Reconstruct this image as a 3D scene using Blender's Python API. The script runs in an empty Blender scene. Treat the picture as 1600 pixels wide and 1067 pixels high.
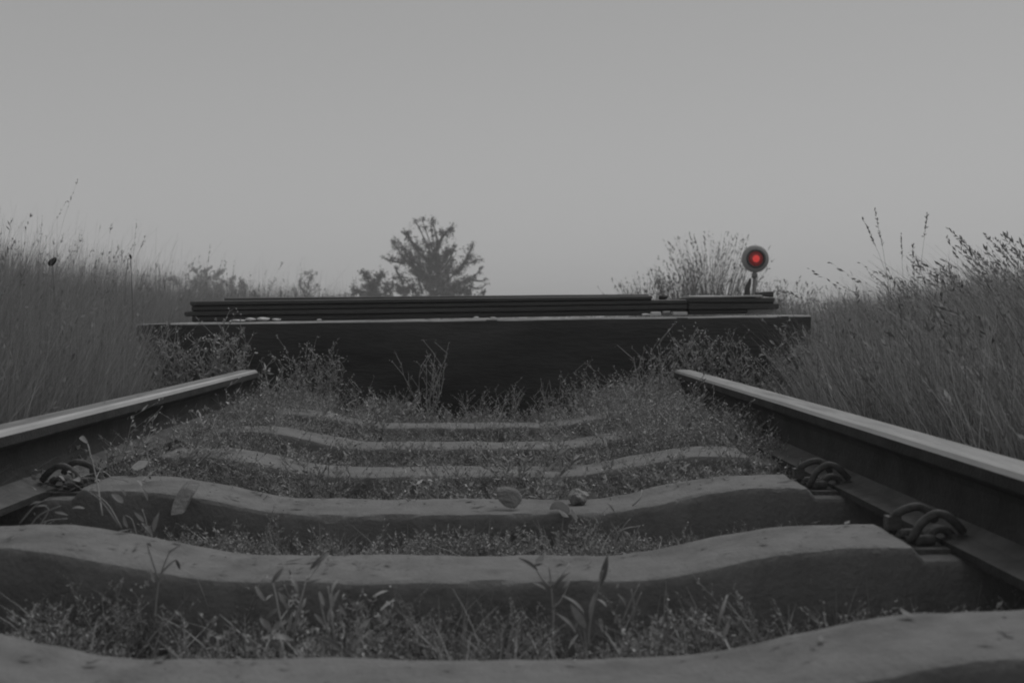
import bpy, math, random
import numpy as np
from mathutils import Vector, Matrix, noise

# ------------------------------------------------------------------ camera, world, sun, exposure
S = bpy.context.scene
COL = S.collection
F = 1858.0                       # focal length in photo pixels (photo 1600 x 1067)
CAM = Vector((0, 0, 0.49))
PITCH = math.atan((533.5 - 492.0) / F)
YAW = math.atan((800.0 - 777.0) / F)
cd = bpy.data.cameras.new("camera")
cam = bpy.data.objects.new("camera", cd)
COL.objects.link(cam)
cam.location = CAM
cam.rotation_euler = (math.pi / 2 - PITCH, 0, -YAW)
cd.sensor_width = 36
cd.lens = F / 1600 * 36
cd.clip_start = 0.02
cd.clip_end = 3000
cd.dof.use_dof = True
cd.dof.focus_distance = 3.6
cd.dof.aperture_fstop = 7.0
S.camera = cam

SUN_EL, SUN_AZ = math.radians(52), math.radians(35)     # veiled sun ahead of the camera, to the right
w = bpy.data.worlds.new("World")
S.world = w
w.use_nodes = True
nt = w.node_tree
nt.nodes.clear()
out = nt.nodes.new("ShaderNodeOutputWorld")
bg = nt.nodes.new("ShaderNodeBackground")
sky = nt.nodes.new("ShaderNodeTexSky")
sky.sky_type = 'NISHITA'
sky.sun_disc = False
sky.sun_elevation = SUN_EL
sky.sun_rotation = SUN_AZ
sky.air_density = 1.0
sky.dust_density = 4.0
bw = nt.nodes.new("ShaderNodeRGBToBW")                   # a black-and-white photograph of an overcast sky
mx = nt.nodes.new("ShaderNodeMix")
mx.data_type = 'FLOAT'
mx.inputs[0].default_value = 0.90                        # mostly an even cloud deck
mx.inputs[3].default_value = 3.86
nt.links.new(sky.outputs[0], bw.inputs[0])
nt.links.new(bw.outputs[0], mx.inputs[2])
stc = nt.nodes.new("ShaderNodeTexCoord")
sxyz = nt.nodes.new("ShaderNodeSeparateXYZ")
smr = nt.nodes.new("ShaderNodeMapRange")
smr.interpolation_type = 'SMOOTHSTEP'
smr.inputs[1].default_value = 0.02; smr.inputs[2].default_value = 0.34
smr.inputs[3].default_value = 1.06; smr.inputs[4].default_value = 0.84
smu = nt.nodes.new("ShaderNodeMath"); smu.operation = 'MULTIPLY'
nt.links.new(stc.outputs["Generated"], sxyz.inputs[0])
nt.links.new(sxyz.outputs[2], smr.inputs[0])
nt.links.new(mx.outputs[0], smu.inputs[0]); nt.links.new(smr.outputs[0], smu.inputs[1])
nt.links.new(smu.outputs[0], bg.inputs[0])
bg.inputs[1].default_value = 0.1
nt.links.new(bg.outputs[0], out.inputs[0])

sl = bpy.data.lights.new("sun", 'SUN')
sl.energy = 1.4
sl.angle = math.radians(35)
so = bpy.data.objects.new("sun", sl)
COL.objects.link(so)
sd = Vector((math.sin(SUN_AZ) * math.cos(SUN_EL), math.cos(SUN_AZ) * math.cos(SUN_EL), math.sin(SUN_EL)))
so.rotation_euler = sd.to_track_quat('Z', 'Y').to_euler()
so.location = sd * 50

S.view_settings.view_transform = 'Standard'
S.view_settings.look = 'None'
S.view_settings.exposure = 0.0
S.view_settings.gamma = 1.0
S.cycles.filter_width = 1.9
S.cycles.max_bounces = 6
S.cycles.volume_bounces = 1
S.cycles.transparent_max_bounces = 8

RNG = np.random.default_rng(11)
random.seed(5)

# ------------------------------------------------------------------ helpers
_R = cam.rotation_euler.to_matrix()

def at(px, py, y):
    """the point seen at photo pixel (px, py) that stands y metres down the track"""
    d = _R @ Vector(((px - 800) / F, -(py - 533.5) / F, -1))
    return CAM + d * (y / d.y)

def setmat(o, m):
    for x in (m if isinstance(m, (list, tuple)) else [m]):
        o.data.materials.append(x)

def link(name, me, m=None, parent=None, smooth=False):
    o = bpy.data.objects.new(name, me)
    COL.objects.link(o)
    if m is not None:
        setmat(o, m)
    if parent is not None:
        o.parent = parent
    if smooth:
        me.polygons.foreach_set("use_smooth", [True] * len(me.polygons))
    return o

def tag(o, label=None, cat=None, group=None, kind=None):
    if label: o["label"] = label
    if cat: o["category"] = cat
    if group: o["group"] = group
    if kind: o["kind"] = kind
    return o

def empty(name, loc):
    o = bpy.data.objects.new(name, None)
    COL.objects.link(o)
    o.location = loc
    o.empty_display_size = 0.05
    return o

def mesh_np(name, V, T, smooth=False):
    """triangle or quad arrays to a mesh, fast"""
    V = np.asarray(V, np.float32).reshape(-1, 3)
    T = np.asarray(T, np.int32)
    k = T.shape[1]
    me = bpy.data.meshes.new(name)
    me.vertices.add(len(V))
    me.vertices.foreach_set("co", V.ravel())
    me.loops.add(T.size)
    me.loops.foreach_set("vertex_index", T.ravel())
    me.polygons.add(len(T))
    me.polygons.foreach_set("loop_start", np.arange(0, T.size, k, dtype=np.int32))
    me.polygons.foreach_set("loop_total", np.full(len(T), k, np.int32))
    me.update(calc_edges=True)
    if smooth:
        me.polygons.foreach_set("use_smooth", np.ones(len(T), bool))
    return me

class MB:
    def __init__(s): s.v, s.f, s.mi = [], [], []
    def add(s, vs, fs, mi=0):
        b = len(s.v)
        s.v += [tuple(v) for v in vs]
        s.f += [tuple(i + b for i in f) for f in fs]
        s.mi += [mi] * len(fs)
    def tube(s, pts, rad, n=8, cap=True, mi=0):
        pts = [Vector(p) for p in pts]
        if not hasattr(rad, '__len__'): rad = [rad] * len(pts)
        t0 = (pts[1] - pts[0]).normalized()
        up = Vector((0, 0, 1)) if abs(t0.z) < .9 else Vector((1, 0, 0))
        nrm = (up - t0 * up.dot(t0)).normalized()
        vs = []
        for i, p in enumerate(pts):
            a = pts[max(i - 1, 0)]; c = pts[min(i + 1, len(pts) - 1)]
            t = (c - a).normalized()
            nrm = (nrm - t * nrm.dot(t)).normalized()
            bi = t.cross(nrm)
            for k in range(n):
                an = 2 * math.pi * k / n
                vs.append(p + (nrm * math.cos(an) + bi * math.sin(an)) * rad[i])
        fs = []
        for i in range(len(pts) - 1):
            for k in range(n):
                k2 = (k + 1) % n
                fs.append((i * n + k, i * n + k2, (i + 1) * n + k2, (i + 1) * n + k))
        if cap:
            fs.append(tuple(range(n - 1, -1, -1)))
            fs.append(tuple((len(pts) - 1) * n + k for k in range(n)))
        s.add(vs, fs, mi)
    def lathe(s, prof, n=32, axis='y', o=(0, 0, 0), mi=0):
        """prof: list of (radius, along)"""
        vs = []
        for r, a in prof:
            for k in range(n):
                an = 2 * math.pi * k / n
                c, d = r * math.cos(an), r * math.sin(an)
                p = (c, a, d) if axis == 'y' else (c, d, a)
                vs.append((p[0] + o[0], p[1] + o[1], p[2] + o[2]))
        fs = []
        for i in range(len(prof) - 1):
            for k in range(n):
                k2 = (k + 1) % n
                fs.append((i * n + k, i * n + k2, (i + 1) * n + k2, (i + 1) * n + k))
        s.add(vs, fs, mi)
    def leaf(s, base, tip, width, nrm, bend=0.12, n=5, fold=0.25, mi=0):
        base, tip = Vector(base), Vector(tip)
        ax = tip - base
        L = ax.length
        t = ax / L
        side = t.cross(Vector(nrm))
        if side.length < 1e-4: side = t.cross(Vector((.3, .8, .2)))
        side.normalize()
        up = side.cross(t)
        vs = []
        for i in range(n + 1):
            u = i / n
            wv = width * .5 * (math.sin(math.pi * min(1, u * .92 + .06)) ** .8) * (1 - .25 * u) if i < n else 0.0006
            c = base + ax * u + up * (math.sin(u * math.pi) * bend * L)
            vs += [c - side * wv + up * wv * fold, c - up * wv * fold * .3, c + side * wv + up * wv * fold]
        fs = []
        for i in range(n):
            a = i * 3
            fs += [(a, a + 1, a + 4, a + 3), (a + 1, a + 2, a + 5, a + 4)]
        s.add(vs, fs, mi)
    def build(s, name, m=None, parent=None, smooth=False):
        me = bpy.data.meshes.new(name)
        me.from_pydata(s.v, [], s.f)
        me.validate()
        if len(me.polygons) == len(s.mi):
            me.polygons.foreach_set("material_index", s.mi)
        me.update()
        return link(name, me, m, parent, smooth)

def spline(pts, n=6):
    P = [Vector(p) for p in pts]
    P = [P[0] * 2 - P[1]] + P + [P[-1] * 2 - P[-2]]
    o = []
    for i in range(1, len(P) - 2):
        for k in range(n):
            t = k / n
            a, b, c, d = P[i - 1], P[i], P[i + 1], P[i + 2]
            o.append(.5 * ((2 * b) + (c - a) * t + (2 * a - 5 * b + 4 * c - d) * t * t + (3 * b - a - 3 * c + d) * t ** 3))
    o.append(P[-2])
    return o

# ------------------------------------------------------------------ materials (greys: the photograph is black and white)
def mat(name, g, rough=.8, var=.25, scale=8.0, bump=0.0, bscale=60.0, island=0.0, metallic=0.0, stain=0.0, stretch=(1, 1, 1), spec=.3, trans=0.0):
    m = bpy.data.materials.new(name)
    m.use_nodes = True
    n = m.node_tree
    b = n.nodes["Principled BSDF"]
    b.inputs["Roughness"].default_value = rough
    b.inputs["Metallic"].default_value = metallic
    b.inputs["Specular IOR Level"].default_value = spec
    tc = n.nodes.new("ShaderNodeTexCoord")
    mp = n.nodes.new("ShaderNodeMapping")
    mp.inputs["Scale"].default_value = stretch
    n.links.new(tc.outputs["Object"], mp.inputs[0])
    ns = n.nodes.new("ShaderNodeTexNoise")
    ns.inputs["Scale"].default_value = scale
    ns.inputs["Detail"].default_value = 8
    ns.inputs["Roughness"].default_value = .65
    n.links.new(mp.outputs[0], ns.inputs["Vector"])
    mr = n.nodes.new("ShaderNodeMapRange")
    mr.inputs[1].default_value = .3; mr.inputs[2].default_value = .7
    mr.inputs[3].default_value = g * (1 - var); mr.inputs[4].default_value = g * (1 + var)
    n.links.new(ns.outputs[0], mr.inputs[0])
    val = mr.outputs[0]
    if island > 0:
        ge = n.nodes.new("ShaderNodeNewGeometry")
        ir = n.nodes.new("ShaderNodeMapRange")
        ir.inputs[3].default_value = 1 - island; ir.inputs[4].default_value = 1 + island
        n.links.new(ge.outputs["Random Per Island"], ir.inputs[0])
        mu = n.nodes.new("ShaderNodeMath"); mu.operation = 'MULTIPLY'
        n.links.new(val, mu.inputs[0]); n.links.new(ir.outputs[0], mu.inputs[1])
        val = mu.outputs[0]
    if stain > 0:
        n2 = n.nodes.new("ShaderNodeTexNoise")
        n2.inputs["Scale"].default_value = scale * .35
        n2.inputs["Detail"].default_value = 5
        n.links.new(mp.outputs[0], n2.inputs["Vector"])
        r2 = n.nodes.new("ShaderNodeMapRange")
        r2.inputs[1].default_value = .5; r2.inputs[2].default_value = .68
        r2.inputs[3].default_value = 1; r2.inputs[4].default_value = 1 - stain
        n.links.new(n2.outputs[0], r2.inputs[0])
        mu = n.nodes.new("ShaderNodeMath"); mu.operation = 'MULTIPLY'
        n.links.new(val, mu.inputs[0]); n.links.new(r2.outputs[0], mu.inputs[1])
        val = mu.outputs[0]
    n.links.new(val, b.inputs["Base Color"])
    if bump > 0:
        nb = n.nodes.new("ShaderNodeTexNoise")
        nb.inputs["Scale"].default_value = bscale
        nb.inputs["Detail"].default_value = 7
        n.links.new(mp.outputs[0], nb.inputs["Vector"])
        bp = n.nodes.new("ShaderNodeBump")
        bp.inputs["Strength"].default_value = 1.0
        bp.inputs["Distance"].default_value = bump
        n.links.new(nb.outputs[0], bp.inputs["Height"])
        n.links.new(bp.outputs[0], b.inputs["Normal"])
    if trans > 0:
        tr = n.nodes.new("ShaderNodeBsdfTranslucent")
        n.links.new(val, tr.inputs[0])
        ms = n.nodes.new("ShaderNodeMixShader")
        ms.inputs[0].default_value = trans
        n.links.new(b.outputs[0], ms.inputs[1]); n.links.new(tr.outputs[0], ms.inputs[2])
        n.links.new(ms.outputs[0], n.nodes["Material Output"].inputs[0])
    return m

M = dict(
    soil=mat("soil", .06, 1, .5, 14, .012, 45),
    concrete=mat("sleeper_concrete", .155, .95, .17, 26, .0032, 120, stain=.25),
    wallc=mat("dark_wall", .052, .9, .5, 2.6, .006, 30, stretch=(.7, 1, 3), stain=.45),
    walltop=mat("lit_wall_top", .38, .95, .3, 9, .003, 60),  # pale tone that paints the bright lit line on the wall's top
    beam=mat("dark_beam", .055, .85, .35, 10, .003, 50, stretch=(.25, 1, 4)),
    rust=mat("rail_rust", .031, .8, .5, 13, .0025, 130, stain=.4),
    foot=mat("lit_rail_foot", .085, .9, .4, 16, .002, 90),  # lighter than the rust, painting the light on the foot's top
    worn=mat("worn_rail_top", .19, .62, .42, 30, .0005, 200, metallic=.25, stretch=(1, .12, 1)),
    bright=mat("bright_rail_corner", .36, .42, .2, 26, .0003, 200, metallic=.6, stretch=(1, .12, 1)),
    iron=mat("clip_iron", .075, .8, .5, 70, .0012, 200),
    pale=mat("pale_rubble", .52, .9, .2, 30, .004, 90),
    slab=mat("pale_slab", .42, .9, .2, 18, .003, 60),
    palestone=mat("pale_stone", .23, .9, .3, 60, .006, 90),
    stone=mat("stone", .13, .9, .3, 30, .006, 80),
    brick=mat("brick_scrap", .15, .95, .25, 40, .003, 120),
    grass=mat("dry_grass", .25, .8, .2, 2.0, island=.35, trans=.42),
    grassr=mat("bank_grass", .235, .8, .2, 2.0, island=.6, trans=.42),
    weed=mat("weed_leaf", .28, .75, .2, 5, island=.55, trans=.2),
    weedd=mat("weed_stem", .25, .8, .2, 5, island=.4),
    litter=mat("dry_litter", .20, .85, .2, 5, island=.7),
    head=mat("seed_dots", .32, .8, .2, 5, island=.5),
    leaf=mat("broad_leaf", .21, .6, .2, 60, island=.45, spec=.4, trans=.2),
    dleaf=mat("dark_leaf", .06, .6, .2, 60, island=.3, spec=.4),
    tree=mat("tree_leaf", .055, .8, .2, 2, island=.5),
    treel=mat("pale_shrub_leaf", .10, .8, .2, 2, island=.4),
    bark=mat("bark", .05, .9, .3, 8),
    reed=mat("reed_blade", .13, .8, .2, 2, island=.5),
    steel=mat("painted_steel", .22, .6, .2, 20),
    disc=mat("target_disc", .30, .55, .12, 12),
    black=mat("dark_metal", .03, .6, .3, 20),
    far=mat("far_leaf", .06, .9, .2, .6, island=.4),
    post=mat("post_wood", .05, .9, .3, 20),
    dry=mat("pale_dry_leaf", .28, .7, .2, 60, island=.3, trans=.2),
)
lm = bpy.data.materials.new("red_lens")
lm.use_nodes = True
_b = lm.node_tree.nodes["Principled BSDF"]
_b.inputs["Base Color"].default_value = (.16, .014, .014, 1)
_b.inputs["Roughness"].default_value = .25
_b.inputs["Emission Color"].default_value = (1, .035, .035, 1)
_b.inputs["Emission Strength"].default_value = .05
lm2 = bpy.data.materials.new("red_lens_core")
lm2.use_nodes = True
_b = lm2.node_tree.nodes["Principled BSDF"]
_b.inputs["Base Color"].default_value = (.42, .03, .03, 1)
_b.inputs["Roughness"].default_value = .25
_b.inputs["Emission Color"].default_value = (1, .06, .05, 1)
_b.inputs["Emission Strength"].default_value = .38

# ------------------------------------------------------------------ ground
XC = -0.10                       # track centre
def curve(y): return XC - .0022 * max(0.0, y - 1.6) ** 2   # the track bends very slightly to the left

def gz(x, y):
    d = abs(x - XC)
    side = max(0.0, min(1.0, (d - 1.1) / 2.5))
    far = max(0.0, min(1.0, (y - 20) / 100))
    return .014 * noise.noise((x * 5, y * 5, 0)) + .006 * noise.noise((x * 19, y * 19, 3)) + side * (.10 + .1 * noise.noise((x * .4, y * .4, 1))) * (1 - far)

xs = np.concatenate([[-400, -200, -100, -60, -40, -28, -20, -15, -11, -8, -6, -5], np.arange(-4, -1.3, .25), np.arange(-1.3, 1.15, .035), np.arange(1.15, 4, .25), [4, 5, 6, 8, 11, 15, 20, 28, 40, 60, 100, 200, 400]])
ys = np.concatenate([[-60, -20, -8, -4, -2, -1, -.3], np.arange(0, 1.1, .2), np.arange(1.1, 5.3, .035), np.arange(5.4, 9, .3), [9, 10, 12, 14, 17, 21, 26, 34, 45, 60, 80, 110, 150, 200, 300, 450]])
V = [(x, y, gz(x, y)) for y in ys for x in xs]
nx = len(xs)
Q = [(j * nx + i, j * nx + i + 1, (j + 1) * nx + i + 1, (j + 1) * nx + i) for j in range(len(ys) - 1) for i in range(nx - 1)]
tag(link("ground", mesh_np("ground", V, Q, True), M["soil"]), kind="structure")

# ------------------------------------------------------------------ sleepers
def top_z(u):
    a = abs(u)
    def sm(t): t = max(0, min(1, t)); return t * t * (3 - 2 * t)
    if a < .70: return .10 + .050 * sm((a - .26) / .36)
    return .150 - .019 * max(0, min(1, (a - .712) / .018))

def make_sleeper(y_back, seed, yaw=0.0, dx=0.0):
    yc = y_back - .09
    us = np.concatenate([np.linspace(-1.33, -.8, 10), np.linspace(-.78, -.735, 4), [-.731, -.7295, -.72, -.7125, -.711], np.linspace(-.70, .70, 100), [.711, .7125, .72, .7295, .731], np.linspace(.735, .78, 4), np.linspace(.8, 1.33, 10)])
    prof = [(-.128, -.11), (-.112, -.02), (-.1035, None, .045), (-.1015, None, .016), (-.1000, None, .0095), (-.0955, None, .0032), (-.088, None, .0004), (-.045, None, 0), (0, None, .0005)]
    prof = prof + [(-p[0],) + tuple(p[1:]) for p in prof[:-1][::-1]]
    k = len(prof)
    vs = []
    for u in us:
        tz = top_z(u)
        for p in prof:
            z = p[1] if p[1] is not None else tz - p[2]
            nn = noise.noise((u * 9 + seed * 7, p[0] * 25, z * 14 + seed)) * .0035 + noise.noise((u * 30 + seed * 3, p[0] * 60, z * 40)) * .0015
            chip = 0
            if p[1] is None and .002 < p[2] < .018:
                c = noise.noise((u * 14 + seed * 11, seed * 3.1, p[0]))
                chip = max(0, c - .25) * .020 + max(0, noise.noise((u * 45 + seed * 5, seed, p[0] * 3)) - .35) * .008
            vs.append((u, p[0] * (1 - chip * 3) + nn, z + nn - chip))
    fs = []
    for i in range(len(us) - 1):
        for j in range(k - 1):
            fs.append((i * k + j, i * k + j + 1, (i + 1) * k + j + 1, (i + 1) * k + j))
    fs.append(tuple(range(k)))
    fs.append(tuple((len(us) - 1) * k + j for j in range(k - 1, -1, -1)))
    me = bpy.data.meshes.new("sleeper")
    me.from_pydata(vs, [], fs)
    import bmesh
    bm = bmesh.new(); bm.from_mesh(me); bmesh.ops.recalc_face_normals(bm, faces=bm.faces); bm.to_mesh(me); bm.free()
    o = link("sleeper", me, M["concrete"], smooth=True)
    me.set_sharp_from_angle(angle=math.radians(24))
    o.location = (curve(yc) + dx, yc, 0)
    o.rotation_euler = (0, 0, yaw)
    return o

BACK = [1.347, 1.927, 2.516, 3.057, 3.66, 4.313]
YAWS = [.012, -.004, 0.004, 0, -.003, .002]
LAB = ["nearest concrete sleeper, cut off by the bottom edge, bare dark-flecked top",
       "second concrete sleeper from the camera, with broad-leaved weeds standing before it",
       "third concrete sleeper, with a rounded stone and a stone flake on its dip",
       "fourth concrete sleeper, its upper edge clear and its face lost in low weeds",
       "fifth concrete sleeper, a faint pale band almost covered by weeds",
       "farthest concrete sleeper, closest to the dark wall and the rail ends"]
for i, b in enumerate(BACK):
    o = make_sleeper(b, i + 1, YAWS[i])
    tag(o, LAB[i], "sleeper", "concrete sleepers under the rails")

# ------------------------------------------------------------------ rails
RT = .275                        # rail top
def rail_profile(s):
    """half sections joined; u across (inner side = +s toward track centre), z; returns list of (u, z, material)"""
    hw, H = .037, .143
    half = [(hw - .013, 0, 2), (hw - .005, -.0035, 2), (hw - .0005, -.011, 0), (hw, -.029, 0), (hw - .006, -.035, 0), (.013, -.045, 0), (.0085, -.056, 0), (.008, -.088, 0), (.012, -.110, 0), (.032, -.122, 0), (.069, -.130, 0), (.069, -.1425, 0)]
    right = [(u, z, m) for u, z, m in half]
    left = [(-u, z, m) for u, z, m in half[::-1]]
    return right + left

def make_rail(side):
    prof = rail_profile(side)
    k = len(prof)
    ysr = np.concatenate([[-1.5], np.arange(-.5, 4.66, .12), [4.66]])
    mb = MB()
    vs = []
    for y in ysr:
        cx = curve(y) + side * (.815 + .037)
        for u, z, m in prof:
            j = .0006 * noise.noise((y * 3, u * 90, z * 50 + side))
            vs.append((cx + u, y, RT + z + j))
    fs, mi = [], []
    for i in range(len(ysr) - 1):
        for j in range(k):
            j2 = (j + 1) % k
            fs.append((i * k + j, (i + 1) * k + j, (i + 1) * k + j2, i * k + j2))
            if j == k - 1: m = 1                                   # running surface
            elif j == 0: m = 2 if side < 0 else 1
            elif j == 1: m = 2 if side < 0 else 0
            elif j == k - 2: m = 2 if side > 0 else 1
            elif j == k - 3: m = 2 if side > 0 else 0
            elif prof[j][1] < -.105 and prof[j2][1] < -.105 and abs(prof[j][0] - prof[j2][0]) > .015 and prof[j][1] > -.135: m = 3   # light on the foot's upper faces, put into their colour
            else: m = 0
            mi.append(m)
    fs.append(tuple(range(k - 1, -1, -1))); mi.append(0)
    fs.append(tuple((len(ysr) - 1) * k + j for j in range(k))); mi.append(0)
    me = bpy.data.meshes.new("rail")
    me.from_pydata(vs, [], fs)
    me.polygons.foreach_set("material_index", mi)
    import bmesh
    bm = bmesh.new(); bm.from_mesh(me); bmesh.ops.recalc_face_normals(bm, faces=bm.faces); bm.to_mesh(me); bm.free()
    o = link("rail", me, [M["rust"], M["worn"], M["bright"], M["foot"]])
    tag(o, "rusty steel rail on the left, worn bright on top, its end beside the tall weeds" if side < 0 else
        "rusty steel rail on the right, worn top, two bare spring clips at its foot", "rail", "pair of rails running to the dark wall")
    return o
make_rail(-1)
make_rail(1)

# ------------------------------------------------------------------ rail clips (spring clip in a cast shoulder, on a liner)
CLIP = [(.083, -.036, .027), (.070, -.044, .040), (.052, -.048, .054), (.034, -.048, .055), (.017, -.044, .041), (.009, -.036, .022), (.011, -.018, .012), (.016, .010, .012),
        (.014, .036, .012), (.006, .050, .014), (.000, .050, .026), (.008, .041, .041), (.022, .033, .051), (.040, .031, .054), (.058, .035, .044), (.068, .041, .031)]
def make_clip(side, y, label, first=[]):
    loc = (curve(y) + side * .728, y, .1325)
    r = empty("rail_clip", loc)
    tag(r, label, "rail clip", "spring clips holding the rails")
    if side < 0: r.scale = (1, 1, 1)
    def mir(p): return (p[0] * side, p[1], p[2])
    a = MB()
    pts = spline([mir(p) for p in CLIP], 6)
    a.tube(pts, .0068, 10)
    bx = [mir((u_, v_, w_)) for w_ in (.016, .037) for u_, v_ in ((-.008, .036), (.014, .036), (.014, .058), (-.008, .058))]
    a.add(bx, [(0, 3, 2, 1), (4, 5, 6, 7), (0, 1, 5, 4), (1, 2, 6, 5), (2, 3, 7, 6), (3, 0, 4, 7)])
    a.tube([mir((.000, -.012, .022)), mir((.002, -.012, .022)), mir((.024, -.010, .022))], [.004, .0055, .0055], 7)
    a.tube([mir((.012, -.034, .013)), mir((.014, -.034, .013)), mir((.040, -.030, .014))], [.007, .0085, .0085], 8)
    sc_o = a.build("spring_clip", M["iron"], r, True)
    sc_o.data.set_sharp_from_angle(angle=math.radians(50))
    # cast shoulder: a looped housing with a hole for the clip's leg
    b = MB()
    arch = [mir((.030, -.02, -.002)), mir((.033, -.02, .012)), mir((.042, -.02, .025)), mir((.054, -.02, .029)), mir((.066, -.02, .024)), mir((.073, -.02, .010)), mir((.074, -.02, -.002))]
    for dv in (-.006, .004):
        b.tube([(p.x, p.y + dv, p.z) for p in spline(arch, 4)], .0062, 8)
    b.tube([mir((.000, .03, 0)), mir((.014, .034, .008)), mir((.05, .034, .010)), mir((.07, .03, 0))], .008, 8)
    b.build("shoulder", M["iron"], r, True)
    c = MB()
    x0, x1 = sorted((side * -.004, side * .085))
    def box(x0, x1, y0, y1, z0, z1):
        c.add([(x0, y0, z0), (x1, y0, z0), (x1, y1, z0), (x0, y1, z0), (x0 + .003, y0 + .003, z1), (x1 - .003, y0 + .003, z1), (x1 - .003, y1 - .003, z1), (x0 + .003, y1 - .003, z1)],
              [(0, 3, 2, 1), (4, 5, 6, 7), (0, 1, 5, 4), (1, 2, 6, 5), (2, 3, 7, 6), (3, 0, 4, 7)])
    box(x0, x1, -.066, .066, -.006, .005)
    x0, x1 = sorted((side * .066, side * .096))
    box(x0, x1, -.040, .040, .013, .0215)
    c.build("liner", M["iron"], r)
    return r
CL = ["second", "third", "fourth", "fifth", "farthest"]
for i, b in enumerate(BACK[1:3]):
    y = b - .09
    make_clip(1, y, ["rusty spring clip at the right rail foot, bare, on the second nearest sleeper", "rusty spring clip at the right rail foot, beyond the first bare clip, beside weeds"][i])
    make_clip(-1, y, ["rusty spring clip at the left rail foot, half cut off by the left edge", "rusty spring clip at the left rail foot, tangled with dry leaves and stems"][i])

# ------------------------------------------------------------------ dead-end wall and the beams stacked on it
def block(name, x0, x1, y0, y1, z0l, z0r, z1l, z1r, m, bev=.008, seg=24, rough=.002, seed=0.0, parent=None, deep=None):
    """a long block: z may differ at its left and right end; edges rounded, faces slightly uneven"""
    mb = MB()
    N = max(3, seg)
    b = bev
    vs = []
    for i in range(N + 1):
        t = i / N
        x = x0 + (x1 - x0) * t
        zb = z0l + (z0r - z0l) * t
        zt = z1l + (z1r - z1l) * t
        d = deep or b
        ring = [(y0, zb + b), (y0, (zb + zt) / 2), (y0, zt - b), (y0 + d * .35, zt - b * .35), (y0 + d, zt), ((y0 + y1) / 2, zt), (y1 - b, zt), (y1 - b * .35, zt - b * .35), (y1, zt - b), (y1, zb + b), (y1 - b, zb), (y0 + d, zb)]
        e = 0.0
        for (yy, zz) in ring:
            n1 = rough * noise.noise((x * 6 + seed, yy * 9, zz * 30 + seed))
            n2 = rough * noise.noise((x * 6 + seed + 31, yy * 9, zz * 30 + seed))
            vs.append((x, yy + n1, zz + n2))
    k = 12
    fs = [(i * k + j, i * k + (j + 1) % k, (i + 1) * k + (j + 1) % k, (i + 1) * k + j) for i in range(N) for j in range(k)]
    fs += [tuple(range(k - 1, -1, -1)), tuple(N * k + j for j in range(k))]
    mb.add(vs, fs)
    o = mb.build(name, m, parent)
    import bmesh
    bm = bmesh.new(); bm.from_mesh(o.data); bmesh.ops.recalc_face_normals(bm, faces=bm.faces); bm.to_mesh(o.data); bm.free()
    return o

WY = 5.25
pl, pr = at(213, 506, WY), at(1267, 492.5, WY)
def wall_z(x): return pl.z + (pr.z - pl.z) * (x - pl.x) / (pr.x - pl.x)
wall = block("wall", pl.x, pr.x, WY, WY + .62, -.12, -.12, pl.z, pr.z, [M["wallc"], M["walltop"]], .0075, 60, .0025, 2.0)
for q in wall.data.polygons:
    if q.normal.z > .45: q.material_index = 1                        # light along the top edge, painted as a paler colour
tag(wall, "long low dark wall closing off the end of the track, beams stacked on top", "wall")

def beam(px0, px1, t0, t1, b0, b1, y, depth, label, m=None, seed=0.0, name="beam"):
    """px ends, top y at each end, bottom y at each end"""
    a, b = at(px0, t0, y), at(px1, t1, y)
    c, d = at(px0, b0, y), at(px1, b1, y)
    o = block(name, a.x, b.x, y, y + depth, c.z, d.z, a.z, b.z, m or M["beam"], .0052, 26, .0007, seed, None, .035)
    return tag(o, label, "beam", "dark beams stacked on the wall")
BY = 5.40
def ln(x, l, r): return l + (r - l) * (x - 300) / 710.0           # layer lines, given at x = 300 and x = 1010
def lay(px0, px1, top, bot, y, depth, label, seed):
    return beam(px0, px1, ln(px0, *top), ln(px1, *top), ln(px0, *bot), ln(px1, *bot), y, depth, label, None, seed)
lay(300, 1072, (494.2, 484.4), (503.6, 492.6), BY + .012, .30, "bottommost of the long dark beams, lying directly on the wall", 1)
lay(288, 1073, (486.1, 476.2), (494.4, 484.6), BY + .0, .31, "long dark beam second from the bottom of the stack", 2)
lay(299, 1073, (478.0, 468.4), (486.3, 476.4), BY + .010, .30, "long dark beam second from the top, running on past the topmost one", 3)
lay(297, 1019, (469.8, 461.8), (478.2, 468.6), BY + .004, .13, "topmost front beam, its left end sticking out past the one behind", 4)
lay(350, 1014, (465.6, 459.3), (478.2, 468.6), BY + .145, .14, "tallest dark beam along the back of the stack, ending in a sloped cut", 5)
beam(1078, 1168, 484.0, 483.2, 491.5, 490.2, BY + .02, .28, "short dark beam at the bottom right of the stack", seed=6)
beam(1077, 1217, 473.2, 473.4, 484.2, 483.4, BY + .0, .30, "short dark beam at the right, its tip sticking out farthest right", seed=7)
beam(1077, 1210, 464.8, 464.4, 473.4, 473.6, BY + .01, .29, "short dark beam at the right, under the long pale slab", seed=8)
p0, p1, q0, q1 = at(1076, 461.6, BY + .02), at(1190, 461.2, BY + .02), at(1076, 464.5, BY + .02), at(1190, 464.1, BY + .02)
o = block("slab", p0.x, p1.x, BY + .004, BY + .25, q0.z, q1.z, p0.z, p1.z, M["slab"], .004, 30, .004, 9)
tag(o, "long thin pale slab lying on top of the short beams at the right", "slab")
p0, p1, q0, q1 = at(1170, 484.6, BY), at(1214, 484.4, BY), at(1170, 490.0, BY), at(1214, 489.6, BY)
o = block("slab", p0.x, p1.x, BY + .05, BY + .25, q0.z, q1.z, p0.z, p1.z, M["slab"], .004, 8, .003, 10)
tag(o, "short greyish slab on the wall beneath the rightmost beam tip", "slab")

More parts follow.
